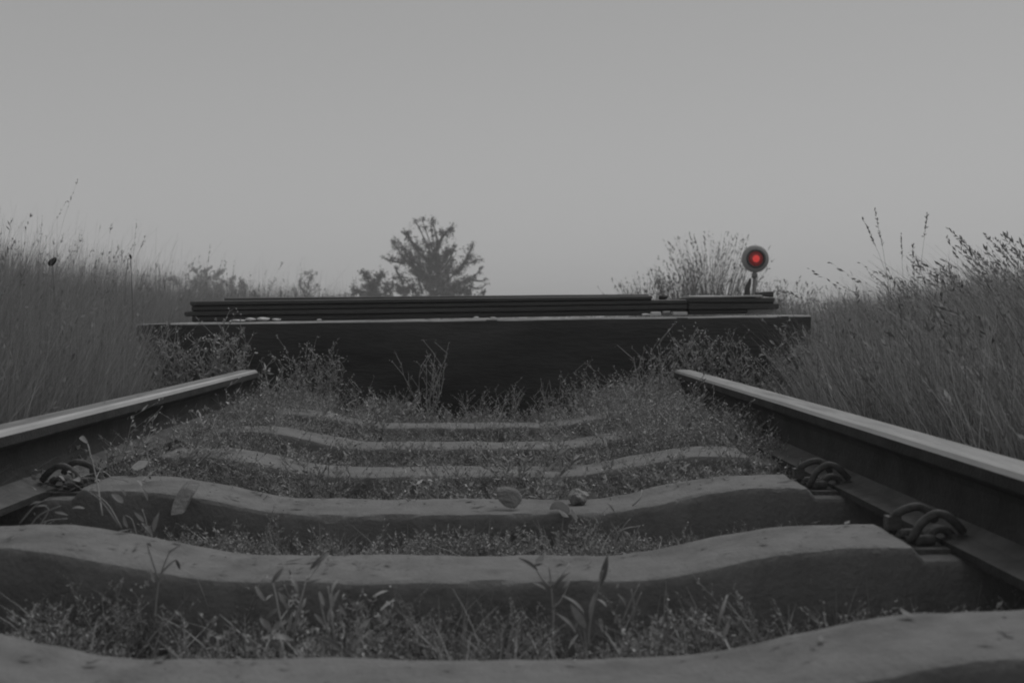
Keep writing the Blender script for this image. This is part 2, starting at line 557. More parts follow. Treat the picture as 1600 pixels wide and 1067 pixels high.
# rubble, stones
def rock(name, c, r, m, label, cat="stone", seed=0, group=None, sub=2, amp=.35):
    import bmesh
    bm = bmesh.new()
    bmesh.ops.create_icosphere(bm, subdivisions=sub, radius=1)
    for v in bm.verts:
        n = v.co.normalized()
        k = 1 + amp * noise.noise(n * 1.3 + Vector((seed * 3.7, 0, seed))) + amp * .4 * noise.noise(n * 3.5 + Vector((seed, 5, 0)))
        v.co = Vector((n.x * r[0], n.y * r[1], n.z * r[2])) * k
    me = bpy.data.meshes.new(name)
    bm.to_mesh(me); bm.free()
    o = link(name, me, m)
    o.location = c
    return tag(o, label, cat, group)

def wall_bit(px, py, wpx, hpx, m, label, seed, cat="rubble", y=WY + .06, name="rubble"):
    c = at(px, py, y)
    s = y / F
    return rock(name, c, (wpx * s * .5, wpx * s * .42, hpx * s * .55), m, label, cat, seed, "pale bits of rubble on the wall")
wall_bit(372, 501.0, 26, 3.5, M["pale"], "flat pale crumb of rubble at the left end of the rubble row on the wall", 1)
wall_bit(391, 499.0, 16, 4.5, M["pale"], "white rubble lump second from the left on the wall top", 2)
wall_bit(411, 498.6, 20, 5.0, M["pale"], "largest white rubble lump in the row left on the wall top", 3)
wall_bit(432, 499.2, 14, 3.5, M["pale"], "small white rubble lump ending the left row on the wall top", 4)
wall_bit(499, 500.0, 9, 3.0, M["slab"], "lone grey crumb on the wall between the rubble row and wall middle", 5)
wall_bit(744, 496.4, 9, 4.0, M["pale"], "lone white pebble on the wall top below the tree", 6)
wall_bit(770, 496.8, 11, 3.0, M["slab"], "flat grey crumb just right of the lone white pebble", 7)
wall_bit(1009, 491.8, 15, 3.5, M["slab"], "rounded grey crumb at the left of the flat slabs on the wall", 8)
def flat_bit(x0, x1, t, b, m, label, seed, y=WY + .05):
    p0, p1, q0, q1 = at(x0, t, y), at(x1, t - .4, y), at(x0, b, y), at(x1, b - .4, y)
    o = block("rubble", p0.x, p1.x, y, y + .07, q0.z, q1.z, p0.z, p1.z, m, .002, 6, .003, seed)
    return tag(o, label, "rubble", "pale bits of rubble on the wall")
flat_bit(1019, 1033, 488.0, 493.6, M["pale"], "pale square-edged chunk left of the dark chip on the wall", 20)
flat_bit(1034, 1050, 490.0, 493.2, M["stone"], "dark grey flat chip between two pale chunks on the wall", 21)
flat_bit(1038.5, 1047, 486.4, 489.2, M["slab"], "small pale chip lying on the dark grey chip", 22, WY + .06)
flat_bit(1052, 1074, 487.6, 492.6, M["pale"], "long pale chunk next to the seam of the short beams", 23)
# dark lumps on the beams
c = at(1036, 464.3, BY + .12)
rock("stone", c, (.022, .02, .014), M["black"], "small dark domed lump on the stack between the topmost beam and pale slab", "stone", 9)
p0, p1 = at(1187, 458.5, BY + .1), at(1208, 457.2, BY + .1)
o = block("offcut", p0.x, p1.x, BY + .09, BY + .2, p0.z - .012, p1.z - .019, p0.z + .004, p1.z + .004, M["beam"], .004, 6, .004, 12)
tag(o, "short dark offcut on the stack top just right of the lamp mast", "offcut")

# ------------------------------------------------------------------ red signal lamp
SY = 13.0
sc_ = SY / F
c = at(1180, 404.5, SY)
base = Vector((c.x, SY, gz(c.x, SY)))
sig = empty("signal_lamp", base)
tag(sig, "round red signal lamp on a grey mast rising behind the beam stack", "signal lamp")
hz = c.z - base.z
R = 21.5 * sc_
mb = MB(); mb.lathe([(.66 * R, -.034), (.70 * R, -.036), (.86 * R, -.024), (R * .985, -.004), (R, 0), (R * .985, .004), (.6 * R, -.018)], 40, 'y', (0, 0, hz))
mb.build("target_disc", M["disc"], sig, True)
mb = MB(); mb.lathe([(.50 * R, .03), (.56 * R, -.055), (.60 * R, -.060), (.655 * R, -.055), (.70 * R, -.045), (.70 * R, .05), (.5 * R, .09), (.02, .10), (.0, .10)], 36, 'y', (0, 0, hz))
hood = mb.build("hood", M["black"], sig, True)
mb = MB(); mb.lathe([(.53 * R, -.026), (.47 * R, -.036), (.36 * R, -.044), (.26 * R, -.049)], 32, 'y', (0, 0, hz))
lens = mb.build("lens", lm, sig, True)
mb = MB(); mb.lathe([(.26 * R, -.049), (.20 * R, -.047), (.14 * R, -.051), (.06 * R, -.053), (.0, -.0535)], 32, 'y', (0, 0, hz))
mb.build("lens_core", lm2, lens, True)
mb = MB()
mb.tube([(0, .03, 0), (0, .03, hz - .55 * R)], [.026, .021], 14)
mb.build("mast", M["steel"], sig, True)
mb = MB(); mb.lathe([(.021, -.05), (.034, -.05), (.034, .0), (.021, .0)], 16, 'z', (0, .03, hz - R - .005))
mb.build("collar", M["steel"], sig, True)
mb = MB()
lx = -(1180 - 1170) * sc_
lz = lambda py: at(1170, py, SY).z - base.z
mb.tube([(lx - .012, .02, lz(492)), (lx - .012, .02, lz(458)), (lx - .01, .02, lz(450)), (lx + .012, .02, lz(441)), (lx + .022, .02, lz(435))], [.022, .034, .03, .022, .012], 10)
mb.tube([(lx, .02, lz(470)), (.0, .03, lz(470))], .014, 8)
mb.build("lever", M["black"], sig, True)
mb = MB(); mb.lathe([(.12, -.02), (.12, .03), (.05, .06), (.026, .07)], 20, 'z', (0, .03, 0))
mb.build("base_plate", M["steel"], sig, True)

# ------------------------------------------------------------------ grass and weeds (meshes of many thin blades)
def blades(base, h, az, lean, width, curl=.5, seg=4, rng=RNG):
    """base (N,3); blade bends toward az by lean (fraction of height)"""
    N = len(base)
    u = np.linspace(0, 1, seg + 1)
    wa = rng.uniform(0, 2 * np.pi, N)
    sx, sy = np.cos(wa), np.sin(wa)
    V = np.zeros((N, seg + 1, 2, 3), np.float32)
    for k, t in enumerate(u):
        off = lean * h * (t * (1 - curl) + curl * t * t * 1.2)
        zz = h * (t - .28 * curl * np.clip(lean, 0, 1.5) * t * t)
        ww = width * (1 - t ** 1.6) * .5 + .0003
        cx = base[:, 0] + np.cos(az) * off
        cy = base[:, 1] + np.sin(az) * off
        cz = base[:, 2] + zz
        V[:, k, 0] = np.stack([cx - sx * ww, cy - sy * ww, cz], -1)
        V[:, k, 1] = np.stack([cx + sx * ww, cy + sy * ww, cz], -1)
    idx = np.arange(N)[:, None] * (seg + 1) * 2
    T = []
    for k in range(seg):
        a = k * 2
        T.append(np.stack([idx[:, 0] + a, idx[:, 0] + a + 1, idx[:, 0] + a + 3, idx[:, 0] + a + 2], -1))
    return V.reshape(-1, 3), np.concatenate(T)

def gzv(p): return np.array([gz(a, b) for a, b in p])

def join(parts):
    Vs, Ts, o = [], [], 0
    for v, t in parts:
        Vs.append(v); Ts.append(t + o); o += len(v)
    return np.concatenate(Vs), np.concatenate(Ts)

def heads(tips, dirs, L, Wd, n, rng=RNG):
    """seed heads: n small quads along a line below each tip"""
    N = len(tips)
    V, T = [], []
    rep = np.repeat(np.arange(N), n)
    u = rng.uniform(-1, .1, N * n)
    c = tips[rep] + dirs[rep] * (u * L[rep])[:, None]
    r = rng.normal(0, .33, (N * n, 3)) + dirs[rep]
    r /= np.linalg.norm(r, axis=1)[:, None]
    q = np.cross(r, rng.normal(0, 1, (N * n, 3))); q /= np.linalg.norm(q, axis=1)[:, None] + 1e-6
    ll = (Wd[rep] * rng.uniform(.6, 1.5, N * n))[:, None]
    ww = ll * .15
    P = np.stack([c, c + r * ll * .5 + q * ww, c + r * ll, c + r * ll * .5 - q * ww], 1)
    return P.reshape(-1, 3), np.arange(N * n * 4).reshape(-1, 4)

def field(name, n, sampler, hfun, label, m, lean_az, lean, width, cat, headfrac=.25, stalk=.0):
    p = sampler(n)
    z = gzv(p)
    base = np.column_stack([p, z])
    h = hfun(p) * RNG.uniform(.45, 1.0, len(p)) ** .8
    az = lean_az + RNG.normal(0, 1.1, len(p))
    ln_ = np.abs(RNG.normal(lean, .18, len(p)))
    v1, t1 = blades(base - [0, 0, .02], h, az, ln_, width * RNG.uniform(.6, 1.4, len(p)), .55, 4)
    parts = [(v1, t1)]
    k = RNG.random(len(p)) < headfrac
    tips = v1.reshape(len(p), -1, 3)[:, -1][k]
    prev = v1.reshape(len(p), -1, 3)[:, -4][k]
    d = tips - prev; d /= np.linalg.norm(d, axis=1)[:, None]
    if k.sum():
        parts.append(heads(tips, d, RNG.uniform(.05, .15, k.sum()), RNG.uniform(.010, .022, k.sum()), 9))
    V, T = join(parts)
    o = link(name, mesh_np(name, V, T), m)
    o["kind"] = "stuff"
    o["label"] = label
    o["category"] = cat
    return o

def tri(x0, x1, y0, y1, power):
    def f(n):
        y = y0 + (y1 - y0) * RNG.random(n) ** power
        x = x0 + (x1 - x0) * RNG.random(n) ** 1.25
        return np.column_stack([x, y])
    return f

def wedge(side, y0, y1, near, tan, n):
    """points beside the track, out to just past the edge of the view"""
    y = y0 + (y1 - y0) * RNG.random(n) ** 1.35
    far = np.maximum(near + .9, tan * y + .9)
    x = near + (far - near) * RNG.random(n) ** 1.1
    return np.column_stack([side * x + XC * 0, y])

def low_front(p, h, slope):
    """only short growth where the ground lies open before the wall"""
    inside = (np.abs(p[:, 0]) < slope * p[:, 1] + .03) & (p[:, 1] < WY + 1.0)
    return np.where(inside, np.minimum(h, .24), h)
def hR(p):
    x, y = p[:, 0], p[:, 1]
    n = np.array([noise.noise((a * .9, b * .9, 4.0)) for a, b in p])
    return low_front(p, (.47 + .17 * np.clip((x - 1.0) / 2.2, 0, 1) + .10 * np.clip((x / np.maximum(y, .5) - .32) / .12, 0, 1) * np.clip((y - 2.5) / 1.5, 0, 1)) * (1 + .22 * n), .262)
def hL(p):
    x, y = -p[:, 0], p[:, 1]
    n = np.array([noise.noise((a * .8, b * .8, 9.0)) for a, b in p])
    return low_front(p, (.46 + .20 * np.clip((x - 1.1) / 1.8, 0, 1) + .18 * np.clip((x / np.maximum(y, .5) - .24) / .2, 0, 1) * np.clip((y - 3) / 2, 0, 1) + .20 * np.clip((y - 6) / 4, 0, 1)) * (1 + .18 * n), .30)

field("grass", 62000, lambda n: wedge(1, 1.2, 13, 1.0, .47, n), hR, "tall dry grass bank right of the right rail, leaning in the wind", M["grassr"], math.pi, .22, .0028, "grass", .08)
field("grass", 90000, lambda n: wedge(-1, 1.4, 15, 1.10, .45, n), hL, "tall hazy grass bank left of the left rail", M["grass"], .4, .16, .0020, "grass", .04)
field("grass", 2600, lambda n: wedge(1, 2.0, 11, 1.05, .5, n), lambda p: hR(p) * 1.24, "sparse taller straws rising through the right grass bank", M["litter"], math.pi, .4, .0020, "grass", .2)
field("grass", 3600, lambda n: wedge(-1, 2.4, 13, 1.2, .45, n), lambda p: hL(p) * 1.30, "sparse taller wisps rising through the left grass bank", M["grass"], .4, .22, .0012, "grass", .06)
def edge_pts(n):
    y = RNG.uniform(3.0, 6.5, n)
    return np.column_stack([y * (.375 + .16 * RNG.random(n) ** .7) + .12, y])
field("grass", 3000, edge_pts, lambda p: .56 + .16 * np.clip((p[:, 0] / p[:, 1] - .40) / .08, 0, 1) + .012 * p[:, 1], "long feathery blades bent over by the wind at the right end of the right bank", M["grassr"], math.pi, .62, .0026, "grass", .22)
# lower mixed growth at the feet of both banks
field("undergrowth", 14000, lambda n: wedge(1, 1.2, 7, .93, .3, n), lambda p: np.full(len(p), .26), "short tangled undergrowth along the outer side of the right rail", M["grassr"], 1.5, .6, .003, "undergrowth", .1)
field("undergrowth", 14000, lambda n: wedge(-1, 1.4, 7, 1.05, .3, n), lambda p: np.full(len(p), .26), "short tangled undergrowth along the outer side of the left rail", M["grass"], 1.5, .6, .003, "undergrowth", .1)
# grass behind the wall, low, and the open meadow beyond
field("meadow", 16000, lambda n: np.column_stack([RNG.uniform(-1, 1, n) * 16, 6.3 + 50 * RNG.random(n) ** 1.6]), lambda p: np.full(len(p), .40), "low meadow grass on the flat ground behind the wall", M["grass"], 0, .3, .010, "meadow", .1)

# weed prototypes: branching stems with small leaves and seed dots
def tri_tube(a, b, r):
    a, b = np.array(a, float), np.array(b, float)
    t = b - a; t /= np.linalg.norm(t) + 1e-9
    s = np.cross(t, [.31, .77, .2]); s /= np.linalg.norm(s) + 1e-9
    q = np.cross(t, s)
    ring = [s, -.5 * s + .87 * q, -.5 * s - .87 * q]
    return [a + r * k for k in ring] + [b + .6 * r * k for k in ring]

def weed_proto(rng, h=1.0, stems=4, leaf=.10, dots=True, spread=.35, lw=.34, r=.006):
    """unit-height bushy weed; returns (stem V,T) and (leaf V,T), all quads"""
    sv, st, lv, lt, dt = [], [], [], [], []
    def seg(a, b, r):
        o = len(sv); sv.extend(tri_tube(a, b, r))
        for k in range(3): st.append((o + k, o + (k + 1) % 3, o + 3 + (k + 1) % 3, o + 3 + k))
    def lf(c, d, L, wd, dot=False):
        d = d / (np.linalg.norm(d) + 1e-9)
        s = np.cross(d, rng.normal(0, 1, 3)); s /= np.linalg.norm(s) + 1e-9
        o = len(lv)
        lv.extend([c, c + d * L * .45 + s * L * wd * .5, c + d * L, c + d * L * .45 - s * L * wd * .5])
        (dt if dot else lt).append((o, o + 1, o + 2, o + 3))
    for s_ in range(stems):
        a = rng.uniform(0, 2 * np.pi)
        l = rng.uniform(.0, spread)
        p = np.array([math.cos(a), math.sin(a), 0]) * rng.uniform(0, .06)
        d = np.array([math.cos(a) * l, math.sin(a) * l, 1.0])
        hh = h * rng.uniform(.6, 1.0)
        K = 6
        for k in range(K):
            d = d + rng.normal(0, .13, 3); d[2] = abs(d[2])
            q = p + d / np.linalg.norm(d) * hh / K
            seg(p, q, r * (1 - k / K * .6))
            for j in range(3 if k > 0 else 1):
                aa = rng.uniform(0, 2 * np.pi)
                lf(p + (q - p) * rng.random(), np.array([math.cos(aa), math.sin(aa), rng.uniform(.1, 1.1)]), leaf * rng.uniform(.5, 1.2) * (1 - .4 * k / K), lw)
            if k >= 2:
                aa = rng.uniform(0, 2 * np.pi)
                bd = np.array([math.cos(aa), math.sin(aa), rng.uniform(.7, 1.6)]); bd /= np.linalg.norm(bd)
                bl = hh * rng.uniform(.12, .26)
                e = q + bd * bl
                seg(q, e, r * .5)
                for j in range(2):
                    lf(q + bd * bl * rng.random(), bd + rng.normal(0, .5, 3), leaf * .6 * rng.uniform(.5, 1.1), lw)
                if dots:
                    for j in range(3): lf(e + rng.normal(0, .012, 3), rng.normal(0, 1, 3), leaf * .22, .8, True)
            p = q
        if dots:
            for j in range(4): lf(p + rng.normal(0, .015, 3), rng.normal(0, 1, 3), leaf * .23, .8, True)
    return (np.array(sv), np.array(st)), (np.array(lv), np.array(lt + dt)), len(lt)

def put(proto, pos, sc, rot, tilt=None):
    V, T = proto
    n = len(pos)
    c, s = np.cos(rot)[:, None], np.sin(rot)[:, None]
    X = V[None, :, 0] * c - V[None, :, 1] * s
    Y = V[None, :, 0] * s + V[None, :, 1] * c
    Z = np.repeat(V[None, :, 2], n, 0)
    if tilt is not None:
        X = X + Z * tilt[:, :1]; Y = Y + Z * tilt[:, 1:]
    P = np.stack([X, Y, Z], -1) * sc[:, None, None] + pos[:, None, :]
    TT = T[None] + (np.arange(n) * len(V))[:, None, None]
    return P.reshape(-1, 3), TT.reshape(-1, T.shape[1])

prng = np.random.default_rng(3)
LOW = [weed_proto(prng, 1, 4, .22, True, .9, .30, .010) for _ in range(10)]       # small ground weeds
FINE = [weed_proto(prng, 1, 4, .11, True, .30, .30, .007) for _ in range(8)]      # taller, finer weeds

def scatter(name, protos, pos, sc, label, ml, ms, cat, tiltamp=.25):
    pick = RNG.integers(0, len(protos), len(pos))
    A, B, D = [], [], []
    for k, (st, lf, nl) in enumerate(protos):
        sel = pick == k
        if not sel.any(): continue
        r = RNG.uniform(0, 2 * np.pi, sel.sum())
        tl = RNG.normal(0, tiltamp, (sel.sum(), 2))
        A.append(put(st, pos[sel], sc[sel], r, tl)); B.append(put(lf, pos[sel], sc[sel], r, tl)); D.append(np.tile(np.arange(len(lf[1])) >= nl, sel.sum()))
    Va, Ta = join(A); Vb, Tb = join(B)
    V, T = join([(Va, Ta), (Vb, Tb)])
    me = mesh_np(name, V, T)
    mi = np.ones(len(T), np.int32); mi[len(Ta):] = np.where(np.concatenate(D), 2, 0)
    o = link(name, me, [ml, ms, M["head"]])
    me.polygons.foreach_set("material_index", mi)
    return tag(o, label, cat, None, "stuff")

def cells():
    """points on the soil between the sleepers, in uneven patches with bare gaps"""
    P, H = [], []
    spans = [(1.36, 1.71, 2100, .054), (1.95, 2.31, 2900, .070), (2.53, 2.85, 2900, .088), (3.07, 3.45, 3000, .096), (3.67, 4.11, 2800, .088), (4.32, 4.95, 2600, .10)]
    for y0, y1, n, h in spans:
        x = RNG.uniform(-.82, .82, n)
        y = RNG.uniform(y0, y1, n)
        edge = np.abs(x) ** 2
        nn = np.array([noise.noise((a * 5, b * 7, 7.0)) + .6 * noise.noise((a * 15, b * 15, 2.0)) for a, b in zip(x, y)])
        keep = RNG.random(n) < .55 + 1.3 * nn
        x, y = x[keep], y[keep]
        hh = h * (.8 + .6 * edge[keep]) * RNG.uniform(.3, 1.0, len(x)) ** 1.2 * (1.1 + .9 * nn[keep]).clip(.4, 2) * np.where(RNG.random(len(x)) < .12, 1.7, 1)
        if y0 == 1.95: hh = np.minimum(hh * np.where(np.abs(x + .05) < .45, 1.3, np.where(x > .5, .55, .8)), .082)
        if y0 == 1.36: hh = hh * np.where(np.abs(x) > .6, .75, 1.1)
        x = x + np.array([curve(b) for b in y])
        P.append(np.column_stack([x, y, gzv(np.column_stack([x, y])) - .004])); H.append(hh)
    return np.concatenate(P), np.concatenate(H)
P, H = cells()
nr = (P[:, 1] < 2.4) | (RNG.random(len(P)) < .45)
scatter("low_weeds", LOW, P[nr], H[nr], "low leafy weeds filling the soil between the sleepers", M["weed"], M["weedd"], "weeds")
scatter("low_weeds", FINE, P[~nr], H[~nr] * 1.15, "low fine-leaved weeds between the farther sleepers", M["weed"], M["weedd"], "weeds", .5)
# finer weeds creeping over the far sleepers and up against the rails' inner sides
# taller fine plants standing in the nearer cells, in loose groups towards the rails
n = 420
y = np.concatenate([RNG.uniform(1.52, 1.72, n // 2), RNG.uniform(2.0, 2.31, n // 2)])
sd_ = np.where(RNG.random(n) < .5, -1, 1)
x = np.where(RNG.random(n) < .6, sd_ * RNG.uniform(.42, .85, n), RNG.uniform(-.6, .6, n))
nn = np.array([noise.noise((a * 6, b * 6, 5.0)) for a, b in zip(x, y)])
k = RNG.random(n) < .6 + 1.5 * nn
x, y = x[k], y[k]
x = x + np.array([curve(b) for b in y])
scatter("low_weeds", FINE, np.column_stack([x, y, gzv(np.column_stack([x, y])) - .004]), RNG.uniform(.05, .12, len(x)), "thin upright weeds between the two nearest sleeper gaps, thickest by the rails", M["weed"], M["weedd"], "weeds", .35)
n = 1700
t = RNG.random(n)
y = 2.5 + 2.4 * RNG.random(n) ** .8
sd_ = np.where(RNG.random(n) < .5, -1, 1)
y = np.where((sd_ > 0) & (y < 2.64), y + .5, y)
x = sd_ * (.80 - .24 * RNG.random(n) ** 1.5 * np.clip((y - 2.2) / 2.2, .15, 1)) + np.array([curve(b) for b in y])
hh = (.12 + .06 * np.clip((y - 2.6) / 2, 0, 1)) * RNG.uniform(.6, 1.2, n)
scatter("low_weeds", FINE, np.column_stack([x, y, np.full(n, .0)]), hh, "fine weeds creeping along the inner sides of both rails", M["weed"], M["weedd"], "weeds")
n = 260
y = np.array([RNG.choice(BACK[3:]) for _ in range(n)]) + RNG.uniform(-.30, -.16, n)
x = RNG.uniform(-.75, .75, n) + np.array([curve(b) for b in y])
scatter("low_weeds", FINE, np.column_stack([x, y, np.full(n, .0)]), RNG.uniform(.07, .17, n), "fine weeds rising before the fourth, fifth and farthest sleepers", M["weed"], M["weedd"], "weeds")
n = 620
y = RNG.uniform(2.95, 4.75, n)
x = .80 - .30 * RNG.random(n) ** 1.6 + np.array([curve(b) for b in y])
scatter("low_weeds", FINE, np.column_stack([x, y, np.full(n, .0)]), RNG.uniform(.11, .24, n), "upright spiky weeds crowding the inner side of the right rail", M["weed"], M["weedd"], "weeds", .18)
n = 520
y = RNG.uniform(2.62, 4.75, n)
x = -.80 + .34 * RNG.random(n) ** 1.6 + np.array([curve(b) for b in y])
scatter("low_weeds", FINE, np.column_stack([x, y, np.full(n, .0)]), RNG.uniform(.10, .19, n), "tangled weeds crowding the inner side of the left rail", M["weed"], M["weedd"], "weeds", .4)
# thin grass standing in uneven tufts in the two nearest gaps
n = 7000
y = np.where(RNG.random(n) < .5, RNG.uniform(1.40, 1.74, n), RNG.uniform(1.96, 2.33, n))
x = RNG.uniform(-.85, .85, n)
nn = np.array([noise.noise((a * 7, b * 7, 12.0)) for a, b in zip(x, y)])
k = (RNG.random(n) < .30 + 1.6 * nn) & ~((y > 1.9) & (x > .5))
x, y = x[k], y[k]
x = x + np.array([curve(b) for b in y])
hb = np.where(y > 1.9, RNG.uniform(.03, .105, len(x)), RNG.uniform(.03, .12, len(x)))
v, t = blades(np.column_stack([x, y, gzv(np.column_stack([x, y])) - .004]), hb, RNG.uniform(0, 6.3, len(x)), np.abs(RNG.normal(.45, .35, len(x))), RNG.uniform(.0012, .0030, len(x)), .6, 4)
tag(link("grass_tufts", mesh_np("grass_tufts", v, t), M["weedd"]), "thin grass tufts standing among the weeds in the two nearest sleeper gaps", "grass", None, "stuff")
# dry litter and short grass blades lying about on the soil
n = 9000
y = 1.36 + 3.5 * RNG.random(n) ** 1.2
x = RNG.uniform(-.85, .85, n) + np.array([curve(b) for b in y])
ok = np.ones(n, bool)
for b in BACK: ok &= ~((y > b - .20) & (y < b + .012))
x, y = x[ok], y[ok]
base = np.column_stack([x, y, gzv(np.column_stack([x, y])) - .004])
v, t = blades(base, RNG.uniform(.015, .10, len(x)) , RNG.uniform(0, 6.3, len(x)), np.abs(RNG.normal(.8, .6, len(x))), RNG.uniform(.0015, .0045, len(x)), .6, 3)
tag(link("litter", mesh_np("litter", v, t), M["litter"]), "short dry blades and litter strewn on the soil between the sleepers", "litter", None, "stuff")

# ------------------------------------------------------------------ weeds standing against the wall: one thing each
WL = [  # px centre, px top, px width, depth, stems, label
    (238, 520, 60, 4.95, 8, "weed clump farthest left before the wall, at its left corner"),
    (285, 508, 70, 4.85, 10, "tall weed clump left of the left rail end, with pale dots, second from the left"),
    (335, 492, 84, 4.8, 13, "tallest weed clump before the wall, left of the left rail, reaching over the wall top"),
    (372, 520, 52, 4.9, 8, "weed clump just left of the left rail end"),
    (440, 556, 60, 4.85, 8, "weed clump just right of the left rail end"),
    (480, 541, 70, 4.95, 11, "dense upright weed clump between the left rail end and the wall middle"),
    (516, 546, 52, 5.0, 8, "weed clump leaning right beside the dense upright one"),
    (560, 590, 70, 4.8, 7, "low bent weed clump with an arching stem"),
    (615, 606, 76, 4.8, 7, "low weed clump left of the thin bare-stemmed bush"),
    (672, 541, 66, 4.95, 6, "thin bare-stemmed weed bush before the middle of the wall"),
    (735, 628, 60, 4.8, 5, "smallest weed tuft before the wall, right of the bare-stemmed bush"),
    (795, 596, 62, 4.9, 6, "sparse drooping weed before the wall right of its middle"),
    (862, 598, 70, 4.75, 8, "low weed clump between the sparse drooping weed and the next tall clump"),
    (905, 574, 64, 4.9, 9, "mid-high weed clump halfway between wall middle and right rail end"),
    (955, 590, 66, 4.75, 10, "thick weed clump in front of the wall left of the right rail end"),
    (1005, 560, 60, 4.8, 11, "thick weed clump at the left side of the right rail end"),
    (1018, 524, 52, 5.0, 5, "thin tall stalks with dotted tips rising left of the right rail end"),
    (1068, 520, 66, 4.95, 12, "tall weed clump behind the right rail end"),
    (1105, 524, 56, 5.0, 11, "tall rounded weed clump right of the right rail end"),
    (1150, 530, 60, 5.0, 10, "weed clump before the wall between the rail end and the right corner, shorter and even"),
    (1200, 538, 64, 4.9, 10, "weed clump before the right part of the wall, second from the corner"),
    (1246, 512, 56, 5.0, 12, "tall weed clump hiding the right corner of the wall"),
    (1120, 618, 56, 4.1, 9, "weed clump at the inner side of the right rail, leaning on it"),
    (1075, 600, 66, 4.35, 10, "bushy weed clump between the farthest sleeper and the right rail"),
    (1175, 672, 60, 3.4, 9, "weed clump hugging the right rail before the farther bare clip"),
    (330, 618, 60, 4.2, 7, "weed clump on the inner side of the left rail near its end"),
    (255, 640, 66, 3.5, 7, "weed clump on the inner side of the left rail beyond the leaf-tangled clip"),
]
wr = np.random.default_rng(21)
for (px, pt, pw, dy, ns, lab) in WL:
    b = at(px, 600, dy); b.z = gz(b.x, dy)
    H_ = at(px, pt, dy).z - b.z
    wid = pw * dy / F
    bare = "bare" in lab or "sparse" in lab or "thin" in lab
    (sv, st), (lv, lt), nl = weed_proto(wr, 1.0, int(ns * 1.7), .07 if bare else .10, True, .5 * wid / H_, .3, .006 if not bare else .009)
    # spread the stem feet over the clump's width
    r = empty("wall_weed", b)
    tag(r, lab, "weed", "weeds growing before the wall and by the rail ends")
    for nm, V_, T_, m_ in (("stems", sv, st, M["weedd"]), ("leaves", lv, lt, M["weed"])):
        V2 = V_ * [1, 1, 1] * H_
        V2[:, 0] *= 1.0; 
        me = mesh_np(nm, V2, T_)
        link(nm, me, [m_, M["head"]], r)
        if nm == "leaves": me.polygons.foreach_set("material_index", (np.arange(len(T_)) >= nl).astype(np.int32))

# ------------------------------------------------------------------ foreground plants
def plant(name, label, cat, base_px, y, stems, leaves, group=None):
    """stems: polylines of pixels; leaves: (x0, y0, x1, y1, width_px, shade, dy)"""
    b = at(base_px[0], base_px[1], y)
    r = empty(name, b)
    tag(r, label, cat, group)
    s = y / F
    if stems:
        for k, sp in enumerate(stems):
            mb = MB()
            pts = [at(p[0], p[1], y + (p[2] if len(p) > 2 else 0)) - b for p in sp]
            mb.tube(spline(pts, 4), [.0016 - .0009 * i / (len(pts) * 4) for i in range(len(spline(pts, 4)))], 6)
            mb.build("stem", M["weedd"], r, True)
    for (x0, y0, x1, y1, wp, sh, dy) in leaves:
        mb = MB()
        a, c = at(x0, y0, y + dy * .3) - b, at(x1, y1, y + dy) - b
        mb.leaf(a, c, wp * s, (random.uniform(-.5, .5), -.6, .8), random.uniform(.03, .14), 7)
        mb.build("leaf", M[{'l': 'leaf', 'd': 'dleaf', 'p': 'dry'}[sh]], r, True)
    return r

def zz(ox, oy, sc, L): return [tuple(v / sc + (ox if i in (0, 2) else oy) if i < 4 else v for i, v in enumerate(t)) for t in L]
plant("broadleaf_weed", "broad-leaved weed before the second sleeper, a pale flat leaf spread at its foot", "weed", (458, 1016), 1.56,
      [[(456, 1016), (463, 965, -.01), (472, 930), (480, 900, .02)], [(456, 1016), (440, 975), (430, 925, .02), (424, 905, .03)], [(480, 905), (492, 890, .02), (502, 878, .03)]],
      zz(340, 830, 5.08, [(600, 860, 338, 848, 13, 'p', -.03), (615, 862, 775, 786, 9, 'd', -.02), (640, 480, 578, 366, 8, 'l', .02), (655, 465, 825, 378, 9, 'd', .02), (735, 300, 892, 165, 10, 'd', .04),
                          (430, 410, 522, 285, 9, 'd', .03), (535, 580, 482, 478, 8, 'p', .0), (560, 625, 530, 555, 7, 'l', .0), (590, 810, 655, 655, 8, 'l', -.01), (570, 790, 600, 650, 8, 'l', .01),
                          (420, 790, 335, 685, 14, 'l', .01), (440, 780, 540, 700, 13, 'l', .01), (385, 690, 480, 610, 10, 'd', .02), (375, 550, 308, 440, 8, 'p', .03), (385, 545, 445, 500, 6, 'p', .03), (650, 640, 700, 530, 6, 'l', .02)]))
plant("broadleaf_weed", "broad-leaved weed right of the pale-footed one, an arching dark leaf hanging over the nearest sleeper", "weed", (523, 1012), 1.55,
      [[(522, 1014), (520, 975), (516, 940, .02), (512, 915, .03)], [(522, 1014), (512, 985), (505, 960, .01), (498, 925, .02)]],
      zz(340, 830, 5.08, [(820, 840, 1075, 1025, 9, 'd', -.06), (815, 838, 640, 860, 11, 'd', .0), (1010, 930, 1035, 795, 9, 'd', .0), (1030, 945, 1160, 850, 12, 'l', .0), (880, 715, 890, 610, 8, 'p', .01),
                          (845, 590, 810, 475, 7, 'p', .02), (910, 590, 970, 460, 8, 'l', .03), (920, 600, 905, 480, 7, 'l', .02), (1020, 670, 975, 590, 6, 'l', .02), (1290, 630, 1400, 545, 6, 'p', .03), (1230, 520, 1350, 470, 5, 'p', .04), (905, 480, 955, 385, 7, 'l', .03), (840, 740, 765, 650, 8, 'l', .0)]))
